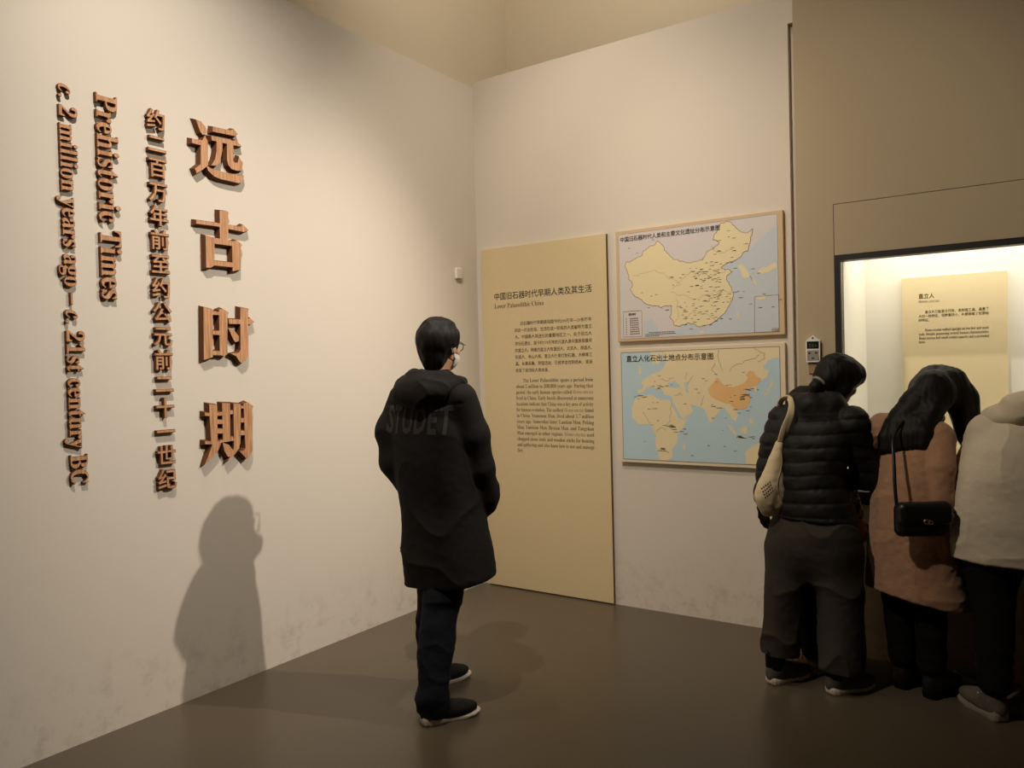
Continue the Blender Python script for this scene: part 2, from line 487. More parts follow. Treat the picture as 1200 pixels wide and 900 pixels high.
tag(link('place_names', flat('place_names', _names, D + 0.0021), m_ink2, mp), kind='stuff')
link('heading', fit_text('中国旧石器时代人类和主要文化遗址分布示意图', -0.477, 0.156, 0.277, size=0.033, offset=0.005), m_ink, mp).location.z = D + 0.0024
link('legend_heading', fit_text('图例', -0.432, -0.384, -0.183, size=0.016, offset=0.01), m_ink, mp).location.z = D + 0.0024
link('caption', fit_text('示意图', 0.446, 0.478, -0.321, size=0.011), m_ink, mp).location.z = D + 0.0024

mw = empty('world_map', (-1.704, BY, 1.269))
mw.rotation_euler = ON_BACK
tag(mw, 'wall map of Africa, Europe and Asia with blue seas and orange China', 'map')
link('board', boxes('board', [(-0.511, 0.511, -0.353, 0.353, 0, D)], 0.002), m_board2, mw)
link('sheet', flat('sheet', [pl('-492,333 485,335 485,-335 -491,-336')], D + 0.0005), m_sea2, mw)
_land = ['-206,327 -123,333 138,335 480,334 482,268 449,269 415,253 393,224 397,207 422,202 413,168 379,143 349,126 353,92 344,75 331,101 310,105 292,97 296,79 313,62 313,23 295,-7 264,-20 242,-21 229,-29 241,-55 232,-82 219,-86 201,-65 193,-47 175,-30 162,-8 144,-17 126,-39 102,-66 83,-97 70,-89 57,-49 44,-22 25,-9 -7,0 -44,9 -31,-14 -26,-32 -46,-50 -94,-78 -117,-41 -140,4 -154,22 -154,50 -158,81 -186,100 -211,77 -221,96 -245,114 -231,100 -236,86 -265,105 -280,115 -295,119 -325,106 -341,82 -377,73 -387,97 -351,101 -345,124 -360,143 -324,171 -293,189 -263,202 -233,206 -213,224 -193,260 -202,279 -211,298',
         '-216,77 -186,100 -80,99 -71,77 -149,50 -207,68', '-373,246 -358,237 -354,190 -379,186 -368,214', '-290,322 -260,324 -211,325 -217,279 -242,248 -262,262 -277,244 -286,281',
         '-393,50 -336,64 -286,68 -266,50 -227,36 -169,31 -150,-14 -122,-69 -103,-82 -65,-82 -85,-123 -125,-169 -131,-224 -165,-262 -162,-307 -206,-334 -245,-332 -259,-274 -273,-228 -267,-173 -291,-136 -300,-113 -381,-114 -421,-73 -425,-16',
         '-92,-232 -73,-213 -79,-259 -98,-282', '390,70 407,74 429,125 446,142 442,117 420,83 403,62', '178,-104 200,-117 235,-160 221,-169 195,-135', '253,-133 275,-116 297,-124 287,-159 261,-155', '306,-76 324,-67 332,-106 314,-102', '226,-173 287,-178 285,-186 230,-185', '277,-263 321,-227 360,-208 440,-214 481,-255 484,-328 284,-330']
_land = [pl(s) if i == 0 else jag(pl(s), 0.003, 1) for i, s in enumerate(_land)]
for _i, _p in enumerate(_land):
    link('land_area', flat('land_area', [[(min(max(x, -0.488), 0.483), min(max(y, -0.333), 0.332)) for x, y in _p]], D + 0.0009 + 0.00003 * _i), m_land2, mw)
for _s in ('-176,141 -137,150 -104,122 -128,109 -167,109 -181,123', '-79,140 -51,144 -57,104 -48,81 -67,81 -71,113'):
    link('inland_sea', flat('inland_sea', [jag(pl(_s), 0.003, 1)], D + 0.0014), m_sea2, mw)
_ch2 = jag(pl('65,98 102,138 121,164 139,150 169,119 223,110 276,127 302,161 289,174 312,204 333,199 358,165 379,156 357,126 323,109 288,92 296,79 313,62 313,23 295,-7 264,-20 229,-16 194,14 167,18 114,36 87,54 73,76'), 0.004, 1)
link('china_area', flat('china_area', [_ch2], D + 0.0013), m_china2, mw)
_rv2 = [pl('138,325 135,270 145,230 160,200'), pl('200,200 240,240 290,260 330,270 370,290'), pl('340,330 370,310 400,300 400,270 360,250'), pl('-160,20 -165,-40 -170,-90 -200,-120'), pl('-350,-40 -320,-80 -300,-110'), pl('-260,-160 -230,-130 -200,-150'), pl('-20,180 -40,150 -60,130'), pl('40,60 30,20 20,0'), pl('-60,200 -70,160'), pl('110,250 90,210 120,180'), pl('-140,60 -110,80 -90,60'), pl('-230,160 -180,150 -140,170')]
tag(link('river_lines', flat('river_lines', [q for r_ in _rv2 for q in stroke(jag(r_, 0.012, 2)[:-3], 0.0016, False)] + stroke(pl('-489,330 482,332 482,-332 -488,-333'), 0.0026), D + 0.0017), m_line, mw), kind='stuff')
_n2 = dashes([(0.27, 0.055, .9), (0.22, 0.03, .4), (0.27, -0.02, .3), (-0.37, 0.05, .6), (-0.18, -0.12, .9), (-0.13, -0.16, .4), (-0.22, -0.27, .6), (0.26, -0.185, .9), (0.08, -0.005, .4), (-0.25, 0.11, .5), (-0.27, -0.02, .2), (0.3, 0.09, .4)], 11, (0.024, 0.008), 0.008, 0.03) + dashes([(-0.1, 0.15, .8), (0.2, 0.2, .7), (-0.3, -0.05, .5), (0.3, 0, .5), (0.1, -0.15, .4), (-0.1, -0.2, .4)], 10, (0.14, 0.09), 0.005, 0.014)
tag(link('place_names', flat('place_names', [q for q in _n2 if all(-0.48 < a < 0.475 and -0.325 < b < 0.25 for a, b in q)], D + 0.0021), m_ink2, mw), kind='stuff')
link('heading', fit_text('直立人化石出土地点分布示意图', -0.453, 0.103, 0.274, size=0.043, offset=0.005), m_ink, mw).location.z = D + 0.0024

# ---------------------------------------------------------------- wooden lettering on the left wall
def wood_material():
    m = mat('reddish_wood', srgb(196, 140, 92), 0.5, 0.25)
    nt = m.node_tree; L = nt.links.new
    b = nt.nodes['Principled BSDF']
    tc = nt.nodes.new('ShaderNodeTexCoord'); gm = nt.nodes.new('ShaderNodeNewGeometry')
    mpn = nt.nodes.new('ShaderNodeMapping'); mpn.inputs['Scale'].default_value = (60, 60, 4)
    L(gm.outputs['Position'], mpn.inputs['Vector'])
    n = nt.nodes.new('ShaderNodeTexNoise'); n.inputs['Scale'].default_value = 2.2; n.inputs['Detail'].default_value = 5
    L(mpn.outputs[0], n.inputs['Vector'])
    rp = nt.nodes.new('ShaderNodeValToRGB')
    rp.color_ramp.elements[0].position = 0.3; rp.color_ramp.elements[0].color = srgb(160, 112, 74)
    rp.color_ramp.elements[1].position = 0.7; rp.color_ramp.elements[1].color = srgb(212, 162, 120)
    L(n.outputs['Fac'], rp.inputs['Fac']); L(rp.outputs[0], b.inputs['Base Color'])
    return m
m_wood = wood_material()
m_side_shade = mat('shaded_wood_side', srgb(104, 66, 42), 0.7, 0.15, noise=(30, 0.3))  # same wood darkened, so the shade on letter sides is in the colour
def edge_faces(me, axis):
    """letter sides take a darker wood colour, with their shade painted in"""
    me.materials.clear(); me.materials.append(m_wood); me.materials.append(m_side_shade)
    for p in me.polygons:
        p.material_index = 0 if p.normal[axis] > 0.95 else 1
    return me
TH = 0.030
BIG = {'远': (2.349, 2.594, [[(-119, 126), (-93, 124), (-68, 103), (-60, 83), (-70, 67), (-84, 62), (-95, 71), (-106, 96)], [(-142, 32), (-87, 35), (-73, 62), (-59, 39), (-58, 9), (-61, -70), (-101, -87), (-97, 10), (-143, 11)], [(-101, -81), (-132, -107), (-123, -127), (-94, -107), (-61, -77), (-60, -64)], [(-72, -79), (-45, -89), (-11, -92), (111, -93), (143, -89), (123, -126), (110, -131), (3, -130), (-32, -123), (-60, -104)], [(-28, 115), (70, 119), (88, 131), (111, 111), (97, 98), (-32, 90)], [(-40, 67), (35, 71), (86, 72), (99, 80), (130, 58), (117, 52), (44, 49), (-36, 46)], [(-11, 54), (22, 55), (20, 14), (6, -46), (-15, -70), (-45, -74), (-24, -43), (-13, -2)], [(47, 57), (83, 58), (80, -28), (88, -35), (106, -30), (114, 3), (122, -13), (136, -24), (126, -66), (102, -72), (66, -69), (51, -54), (44, -29)]]),
       '古': (2.361, 2.169, [[(-145, 77), (-37, 80), (31, 79), (96, 79), (115, 92), (146, 70), (121, 56), (31, 59), (-37, 63), (-146, 60)], [(-17, 142), (21, 145), (36, 141), (30, 127), (27, -9), (-20, -10)], [(-98, 12), (-50, 5), (-55, -127), (-74, -139), (-100, -142)], [(-54, 6), (-19, 5), (49, 2), (48, -22), (-55, -22)], [(46, -2), (73, 10), (106, -8), (97, -27), (91, -134), (46, -145)], [(-58, -105), (50, -103), (50, -126), (-58, -127)]]),
       '时': (2.379, 1.711, [[(-139, 128), (-90, 120), (-96, -108), (-145, -122)], [(-93, 112), (-49, 109), (-49, 94), (-94, 94)], [(-56, 119), (-36, 127), (-1, 109), (-9, 93), (-16, -95), (-36, -105), (-58, -97)], [(-96, 17), (-52, 18), (-53, -2), (-97, -1)], [(-100, -79), (-55, -80), (-56, -100), (-100, -98)], [(-5, 76), (65, 77), (108, 83), (121, 89), (145, 68), (123, 56), (-3, 54)], [(65, 137), (115, 132), (109, 121), (104, -99), (87, -126), (60, -137), (48, -126), (33, -104), (2, -91), (49, -87), (59, -72)], [(-6, 30), (27, 20), (52, -6), (51, -28), (30, -35), (18, -20)]]),
       '期': (2.361, 1.237, [[(-131, 103), (-90, 97), (26, 106), (28, 87), (-90, 82), (-131, 88)], [(-107, 142), (-63, 135), (-67, -46), (-103, -41)], [(-36, 143), (8, 140), (4, -39), (-37, -40)], [(-71, 65), (-29, 62), (-30, 42), (-72, 45)], [(-73, 22), (-30, 19), (-31, -4), (-73, -1)], [(-135, -33), (-65, -39), (16, -22), (28, -43), (-45, -47), (-95, -51), (-136, -46)], [(-95, -47), (-49, -49), (-64, -80), (-97, -112), (-141, -143), (-124, -111)], [(-40, -48), (-5, -62), (20, -95), (13, -118), (-14, -119), (-32, -88)], [(27, 138), (69, 133), (60, -57), (50, -83), (26, -111), (-18, -143), (3, -113), (22, -80)], [(63, 125), (102, 122), (102, 109), (63, 113)], [(84, 134), (106, 142), (141, 121), (134, 103), (129, -99), (112, -129), (92, -139), (55, -99), (76, -98), (88, -86)], [(61, 65), (98, 63), (97, 41), (60, 43)], [(59, 3), (95, 0), (95, -22), (58, -19)]])}
_desc = {'远': 'topmost', '古': 'second from top', '时': 'third from top', '期': 'lowest'}
for ch, (cy, cz, st) in BIG.items():
    me = prism('wooden_character', [[(a / 1000, b / 1000) for a, b in s] for s in st], 0.001, TH, 0.0003, 0.008)
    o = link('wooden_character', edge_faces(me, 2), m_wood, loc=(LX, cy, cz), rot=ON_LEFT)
    tag(o, 'big raised wooden character %s, %s of the four large ones' % (ch, _desc[ch]), 'wall lettering', 'large wooden characters on the left wall')

ORD = ['first', 'second', 'third', 'fourth', 'fifth', 'sixth', 'seventh', 'eighth', 'ninth', 'tenth', 'eleventh', 'twelfth', 'thirteenth', 'fourteenth', 'fifteenth', 'sixteenth']
for i, ch in enumerate('约二百万年前至约公元前二十一世纪'):
    me = text_mesh(ch, 0.094, 0.0090, 0.0009, 2, bevel=0.0022)
    cz = 2.725 - 0.1082 * (i + 0.5)
    me.transform(Matrix.Translation((-0.046, -0.035, 0.0125)))
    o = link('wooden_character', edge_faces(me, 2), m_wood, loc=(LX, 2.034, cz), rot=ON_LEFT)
    tag(o, 'small raised wooden character %s, %s from the top in the narrow Chinese column' % (ch, ORD[i]), 'wall lettering', 'small wooden characters on the left wall')

_wc = {}
def width(s):
    if s not in _wc:
        me = text_mesh(s, 1.0, 0, 0, 1)
        lo, hi = bounds(me); _wc[s] = float(hi[0] - lo[0])
        bpy.data.meshes.remove(me)
    return _wc[s]

def letter_column(words, z_top, z_bot, y_base, size, depth, group):
    """words run downwards, letter tops to the right; every letter is its own object"""
    glyphs, x = [], 0.0
    base = width('ll')
    for wi, (word, fn) in enumerate(words):
        for k, ch in enumerate(word):
            g = fn(ch)
            glyphs.append((g, ch, word, k, x)); x += width('l' + g + 'l') - base
        x += width('l l') - base
    total = glyphs[-1][4] + width(glyphs[-1][0])
    sx = (z_top - z_bot) / total
    for g, ch, word, k, gx in glyphs:
        bv_ = 0.018
        me = text_mesh(g, 1.0, max(0.01, depth / size / 2 - bv_), 0.0, 2, bevel=bv_)
        me.transform(Matrix(((sx, 0, 0, 0), (0, size, 0, 0), (0, 0, size, depth / 2), (0, 0, 0, 1))))
        # local x -> world -Z, local y -> world +Y, local z -> world +X
        me.transform(Matrix(((0, 0, 1, 0), (0, 1, 0, 0), (-1, 0, 0, 0), (0, 0, 0, 1))))
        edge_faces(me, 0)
        o = link('wooden_letter' if ch.isalnum() else ('wooden_dash' if ch == '–' else 'wooden_full_stop'), me, m_wood, loc=(LX + 0.001, y_base, z_top - gx * sx))
        w = word.strip('.')
        if ch == '–': lab = 'short raised wooden dash between the words ago and c on the wall'
        elif ch == '.': lab = 'tiny raised wooden full stop after the italic c before %s' % ('2 million' if gx < 3 else '21st')
        elif len(w) == 1: lab = 'raised wooden %s %s in the long column, just before %s' % ('italic letter' if ch == 'c' else 'numeral', ch, ('2 million' if gx < 3 else '21st') if ch == 'c' else 'million')
        else: lab = 'raised wooden letter %s, %s letter of the word %s on the wall' % (ch, ORD[k], w)
        tag(o, lab, 'wall lettering', group)

bi = lambda ch: chr(0x1D482 + ord(ch) - 97) if 'a' <= ch <= 'z' else ch
letter_column([('Prehistoric', bold), ('Times', bold)], 2.723, 1.856, 1.766, 0.132, 0.020, 'letters of the heading Prehistoric Times')
letter_column([('c.', bi), ('2', bold), ('million', bold), ('years', bold), ('ago', bold), ('–', str), ('c.', bi), ('21st', bold), ('century', bold), ('BC', bold)], 2.716, 1.084, 1.615, 0.100, 0.017, 'letters of the long date line')

# ---------------------------------------------------------------- small wall fittings
m_white = mat('white_plastic', srgb(232, 226, 214), 0.4, 0.4)
sw = tag(empty('wall_sensor', (LX, 4.225, 2.176)), 'small white plastic sensor box on the left wall near the corner', 'sensor')
link('housing', boxes('housing', [(0, 0.018, -0.032, 0.032, -0.037, 0.037)], 0.004), m_white, sw)
link('cover', boxes('cover', [(0.018, 0.021, -0.026, 0.026, -0.031, 0.031)], 0.001), mat('cream_plastic', srgb(222, 212, 194), 0.5, 0.3), sw)

lg = tag(empty('climate_logger', (-1.002, CY, 1.575)), 'small white climate logger with dark screen on wall beside the case', 'logger')
lg.rotation_euler = ON_BACK
link('housing', prism('housing', [[(-0.034, -0.066), (0.034, -0.066), (0.036, 0.045), (0.0, 0.074), (-0.036, 0.045)]], 0.0, 0.022), m_white, lg)
link('screen', boxes('screen', [(-0.030, 0.030, 0.004, 0.042, 0.022, 0.0235)], 0.0006), mat('dark_screen', srgb(30, 30, 30), 0.15, 0.5), lg)
link('readout', flat('readout', [pl('-20,10 -8,10 -8,32 -20,32'), pl('-4,12 6,12 6,30 -4,30'), pl('10,14 20,14 20,26 10,26')], 0.0239), mat('grey_lcd', srgb(66, 66, 62), 0.3, 0.4), lg)
link('keypad', boxes('keypad', [(-0.029, 0.029, -0.056, -0.004, 0.022, 0.0245)], 0.0008), mat('grey_keypad', srgb(150, 144, 132), 0.5, 0.3), lg)
for _b in [(-0.022, -0.012, -0.022, -0.014, 0.0245, 0.026), (0.012, 0.022, -0.022, -0.014, 0.0245, 0.026), (-0.006, 0.006, -0.048, -0.042, 0.0245, 0.026)]:
    link('button', boxes('button', [_b]), m_frame, lg)
link('hanging_hole', prism('hanging_hole', [[(0.005 * math.cos(a * R(36)), 0.059 + 0.005 * math.sin(a * R(36))) for a in range(10)]], 0.021, 0.0224), m_frame, lg)
ib = tag(empty('wall_label', (-0.998, CY, 1.475)), 'small plain beige label below the climate logger on the wall', 'label')
ib.rotation_euler = ON_BACK
link('plate', boxes('plate', [(-0.030, 0.030, -0.026, 0.026, 0.0, 0.008)], 0.0015), mat('label_beige', srgb(150, 126, 92), 0.5, 0.3), ib)
link('film', boxes('film', [(-0.026, 0.026, -0.022, 0.022, 0.008, 0.0088)]), mat('label_film', srgb(158, 134, 100), 0.35, 0.4), ib)
# ================================================================ people
class Field:
    """signed distance field on a grid, meshed by surface nets"""
    def __init__(s, lo, hi, h):
        s.lo = np.array(lo, np.float32); s.h = h
        s.n = np.ceil((np.array(hi) - s.lo) / h).astype(int) + 1
        s.F = np.full(s.n, 0.25, np.float32)
        s.ax = [s.lo[i] + h * np.arange(s.n[i], dtype=np.float32) for i in range(3)]
    def sub(s, lo, hi):
        sl = []
        for i in range(3):
            a = int(max(0, math.floor((lo[i] - s.lo[i]) / s.h))); b = int(min(s.n[i], math.ceil((hi[i] - s.lo[i]) / s.h) + 1))
            if b <= a: return None
            sl.append(slice(a, b))
        return tuple(sl), s.ax[0][sl[0]][:, None, None], s.ax[1][sl[1]][None, :, None], s.ax[2][sl[2]][None, None, :]
    def put(s, sl, d, k, cut=False):
        a = s.F[sl]
        if cut:
            s.F[sl] = np.maximum(a, -d) if k <= 0 else s.smax(a, -d, k)
        elif k <= 0:
            s.F[sl] = np.minimum(a, d)
        else:
            t = np.clip(0.5 + 0.5 * (a - d) / k, 0, 1)
            s.F[sl] = a * (1 - t) + d * t - k * t * (1 - t)
        return s
    @staticmethod
    def smax(a, b, k):
        t = np.clip(0.5 - 0.5 * (a - b) / k, 0, 1)
        return a * (1 - t) + b * t + k * t * (1 - t)
    def cone(s, a, b, ra, rb, k=0.02, cut=False):
        a = np.array(a, np.float32); b = np.array(b, np.float32); m = max(ra, rb) + 0.06
        q = s.sub(np.minimum(a, b) - m, np.maximum(a, b) + m)
        if q is None: return s
        sl, X, Y, Z = q
        d = b - a; L2 = float(d @ d) + 1e-9
        t = np.clip(((X - a[0]) * d[0] + (Y - a[1]) * d[1] + (Z - a[2]) * d[2]) / L2, 0, 1)
        D = np.sqrt((X - a[0] - t * d[0]) ** 2 + (Y - a[1] - t * d[1]) ** 2 + (Z - a[2] - t * d[2]) ** 2) - (ra + (rb - ra) * t)
        return s.put(sl, D, k, cut)
    def chain(s, pts, k=0.02):
        for (a, ra), (b, rb) in zip(pts, pts[1:]): s.cone(a, b, ra, rb, k)
        return s
    def ell(s, c, r, M=None, k=0.02, cut=False):
        c = np.array(c, np.float32); m = max(r) + 0.05
        q = s.sub(c - m, c + m)
        if q is None: return s
        sl, X, Y, Z = q
        X = X - c[0]; Y = Y - c[1]; Z = Z - c[2]
        if M is not None:
            M = np.array(M, np.float32)      # columns are the local axes
            X, Y, Z = (M[0, i] * X + M[1, i] * Y + M[2, i] * Z for i in range(3))
        p0 = np.sqrt((X / r[0]) ** 2 + (Y / r[1]) ** 2 + (Z / r[2]) ** 2)
        p1 = np.sqrt((X / r[0] ** 2) ** 2 + (Y / r[1] ** 2) ** 2 + (Z / r[2] ** 2) ** 2) + 1e-6
        return s.put(sl, p0 * (p0 - 1) / p1, k, cut)
    def loft(s, st, yaw=0.0, k=0.02, p=2.0, tilt=(0.0, 0.0), bottom=None, cut=False):
        """horizontal ellipses: stations (z, cx, cy, rx, ry); the foot may be tilted"""
        st = sorted(st); z = np.array([q[0] for q in st]); A = np.array(st)
        m = A[:, 3:5].max() + 0.05
        q = s.sub((A[:, 1].min() - m, A[:, 2].min() - m, z[0] - 0.10), (A[:, 1].max() + m, A[:, 2].max() + m, z[-1] + 0.06))
        if q is None: return s
        sl, X, Y, Z = q
        zz = Z[0, 0, :]
        # smooth interpolation of the stations
        def ip(c):
            v = np.interp(zz, z, A[:, c]); w = 0.018
            return ((np.interp(zz - w, z, A[:, c]) + 2 * v + np.interp(zz + w, z, A[:, c])) / 4).astype(np.float32)[None, None, :]
        U = X - ip(1); V = Y - ip(2)
        c, n = math.cos(yaw), math.sin(yaw)
        U, V = U * c - V * n, U * n + V * c     # yaw turns clockwise seen from above
        rx, ry = ip(3), ip(4)
        e = (np.abs(U / rx) ** p + np.abs(V / ry) ** p) ** (1 / p)
        D = (e - 1) * np.minimum(rx, ry)
        D = s.smax(D, Z - z[-1], 0.02)
        zb = z[0] if bottom is None else bottom
        D = s.smax(D, (zb + tilt[0] * X + tilt[1] * Y) - Z, 0.008)
        return s.put(sl, D, k, cut)
    def mesh(s, name, disp=None, relax=1):
        F = s.F; n = s.n; ins = F < 0
        c = np.zeros(n - 1, np.int8)
        offs = [(i, j, k) for i in (0, 1) for j in (0, 1) for k in (0, 1)]
        for (i, j, k) in offs:
            c += ins[i:n[0] - 1 + i, j:n[1] - 1 + j, k:n[2] - 1 + k]
        mask = (c > 0) & (c < 8)
        idx = np.argwhere(mask)
        acc = np.zeros((len(idx), 3)); cnt = np.zeros(len(idx))
        val = {o: F[idx[:, 0] + o[0], idx[:, 1] + o[1], idx[:, 2] + o[2]] for o in offs}
        for o in offs:
            for a in range(3):
                if o[a]: continue
                o2 = list(o); o2[a] = 1; o2 = tuple(o2)
                f1, f2 = val[o], val[o2]
                m = (f1 < 0) != (f2 < 0)
                t = np.where(m, f1 / np.where(m, f1 - f2, 1), 0)
                P = np.array(o, float)[None, :].repeat(len(idx), 0); P[:, a] = t
                acc += P * m[:, None]; cnt += m
        V = s.lo + s.h * (idx + acc / cnt[:, None])
        vid = np.full(n - 1, -1, np.int32); vid[mask] = np.arange(len(idx))
        Q = []
        for a in range(3):
            b, d = (a + 1) % 3, (a + 2) % 3
            s1 = [slice(1, n[q] - 1) for q in range(3)]; s2 = list(s1)
            s1[a] = slice(0, n[a] - 1); s2[a] = slice(1, n[a])
            A_, B_ = ins[tuple(s1)], ins[tuple(s2)]
            e = np.argwhere(A_ != B_)
            if not len(e): continue
            fl = A_[e[:, 0], e[:, 1], e[:, 2]]
            e = e.copy()
            for q in range(3):
                if q != a: e[:, q] += 1
            def g(db, dd):
                w = e.copy(); w[:, b] += db; w[:, d] += dd
                return vid[w[:, 0], w[:, 1], w[:, 2]]
            q4 = np.stack([g(-1, -1), g(0, -1), g(0, 0), g(-1, 0)], 1)
            q4[~fl] = q4[~fl][:, ::-1]
            Q.append(q4)
        Q = np.concatenate(Q)
        Q = Q[(Q >= 0).all(1)]
        for _ in range(relax):
            S_ = np.zeros_like(V); W = np.zeros(len(V))
            for i in range(4):
                np.add.at(S_, Q[:, i], V[Q[:, (i + 1) % 4]]); np.add.at(W, Q[:, i], 1)
                np.add.at(S_, Q[:, i], V[Q[:, (i + 3) % 4]]); np.add.at(W, Q[:, i], 1)
            V = 0.5 * V + 0.5 * S_ / np.maximum(W, 1)[:, None]
        if disp is not None:
            N = np.zeros_like(V)
            fn = np.cross(V[Q[:, 2]] - V[Q[:, 0]], V[Q[:, 3]] - V[Q[:, 1]])
            for i in range(4): np.add.at(N, Q[:, i], fn)
            N /= np.linalg.norm(N, axis=1)[:, None] + 1e-12
            V = V + N * disp(V, N)[:, None]
        me = bpy.data.meshes.new(name)
        me.vertices.add(len(V)); me.vertices.foreach_set('co', V.astype(np.float32).ravel())
        me.loops.add(Q.size); me.loops.foreach_set('vertex_index', Q.astype(np.int32).ravel())
        me.polygons.add(len(Q)); me.polygons.foreach_set('loop_start', np.arange(0, Q.size, 4, dtype=np.int32))
        me.polygons.foreach_set('use_smooth', np.ones(len(Q), bool))
        me.update(calc_edges=True); me.validate()
        return me

_nr = np.random.RandomState(7).rand(32, 32, 32).astype(np.float32) * 2 - 1
def vnoise(P, sc):
    """value noise; sc is the frequency on each axis"""
    q = P * np.array(sc); i = np.floor(q).astype(int); f = q - i; f = f * f * (3 - 2 * f)
    r = 0
    for a in (0, 1):
        for b in (0, 1):
            for c in (0, 1):
                w = (f[:, 0] if a else 1 - f[:, 0]) * (f[:, 1] if b else 1 - f[:, 1]) * (f[:, 2] if c else 1 - f[:, 2])
                r = r + w * _nr[(i[:, 0] + a) % 32, (i[:, 1] + b) % 32, (i[:, 2] + c) % 32]
    return r

def folds(amp=0.006, sc=(7, 7, 14), fine=0.0015):
    def f(P, N):
        W = P + 0.03 * np.stack([vnoise(P, (5, 5, 5)), vnoise(P + 9, (5, 5, 5)), vnoise(P + 17, (5, 5, 5))], 1)
        a = vnoise(W, sc)
        return amp * 1.5 * (0.45 - np.sqrt(np.abs(a) + 0.003)) + amp * 0.6 * vnoise(W + 5, tuple(x * 0.5 for x in sc)) + fine * vnoise(P, (40, 40, 55))
    return f

def axes(yaw, pitch=0.0, roll=0.0):
    """columns: right, forward, up of a head or foot turned right by yaw and bent down by pitch"""
    f = Vector((math.sin(yaw) * math.cos(pitch), math.cos(yaw) * math.cos(pitch), -math.sin(pitch)))
    r = Vector((math.cos(yaw), -math.sin(yaw), 0))
    u = r.cross(f)
    if roll:
        q = Matrix.Rotation(roll, 3, f); r = q @ r; u = q @ u
    return np.array([[r.x, f.x, u.x], [r.y, f.y, u.y], [r.z, f.z, u.z]])

def at(c, M, *o):
    return tuple(np.array(c) + M @ np.array(o))

def head(F, c, M, s=1.0):
    """skull, jaw, nose, lips, brows, eye hollows, ears; c is the middle of the head"""
    P = lambda *o: at(c, M, *(q * s for q in o))
    F.ell(P(0, -0.012, 0.028), (0.074 * s, 0.094 * s, 0.088 * s), M, 0.01)
    F.ell(P(0, 0.022, -0.030), (0.062 * s, 0.068 * s, 0.082 * s), M, 0.03)
    F.ell(P(0, 0.048, -0.082), (0.034 * s, 0.034 * s, 0.028 * s), M, 0.03)
    for q in (-1, 1):
        F.ell(P(q * 0.032, 0.094, 0.004), (0.017 * s, 0.014 * s, 0.011 * s), M, 0.012, cut=True)
        F.ell(P(q * 0.031, 0.078, 0.004), (0.013 * s, 0.012 * s, 0.010 * s), M, 0.003)
        F.ell(P(q * 0.030, 0.082, 0.022), (0.022 * s, 0.010 * s, 0.006 * s), M, 0.008)
        F.ell(P(q * 0.040, 0.062, -0.026), (0.024 * s, 0.022 * s, 0.020 * s), M, 0.02)
        F.ell(P(q * 0.078, -0.004, -0.008), (0.009 * s, 0.019 * s, 0.033 * s), M, 0.006)
        F.ell(P(q * 0.086, 0.002, -0.006), (0.006 * s, 0.009 * s, 0.018 * s), M, 0.004, cut=True)
    F.cone(P(0, 0.086, 0.014), P(0, 0.104, -0.026), 0.009 * s, 0.013 * s, 0.012)
    F.ell(P(0, 0.086, -0.054), (0.024 * s, 0.010 * s, 0.006 * s), M, 0.006)
    F.ell(P(0, 0.084, -0.064), (0.020 * s, 0.010 * s, 0.006 * s), M, 0.006)

def hand(F, w, d, nrm, side, curl=0.5, s=1.0):
    """palm and five bent fingers from the wrist w along d; nrm points out of the palm, side=+1 thumb towards d x nrm"""
    w = Vector(w); d = Vector(d).normalized(); nrm = Vector(nrm); nrm = (nrm - d * nrm.dot(d)).normalized()
    t = d.cross(nrm) * side
    k = 0.006
    for i, (off, ln) in enumerate([(0.030, 0.074), (0.010, 0.080), (-0.010, 0.075), (-0.029, 0.062)]):
        base = w + d * 0.088 * s + t * off * s * 1.05
        F.cone(w + t * off * 0.6 * s + d * 0.01 * s, base, 0.015 * s, 0.0115 * s, 0.012)
        p, a = base, curl * (0.5 + 0.06 * i)
        for j, fr in enumerate((0.45, 0.31, 0.24)):
            a2 = a + curl * 0.55 * j
            q = p + (d * math.cos(a2) + nrm * math.sin(a2)) * ln * fr * s
            F.cone(p, q, (0.0098 - 0.001 * j) * s, (0.0090 - 0.001 * j) * s, k)
            p = q
    b = w + d * 0.028 * s + t * 0.026 * s
    m = b + (d * 0.6 + t * 0.75 + nrm * 0.25).normalized() * 0.040 * s
    e = m + (d * 0.92 + t * 0.25 + nrm * 0.3).normalized() * 0.030 * s
    g = e + (d * 0.97 + t * 0.02 + nrm * 0.3).normalized() * 0.024 * s
    F.cone(b, m, 0.015 * s, 0.0115 * s, 0.01); F.cone(m, e, 0.0110 * s, 0.0095 * s, k); F.cone(e, g, 0.0095 * s, 0.0075 * s, k)

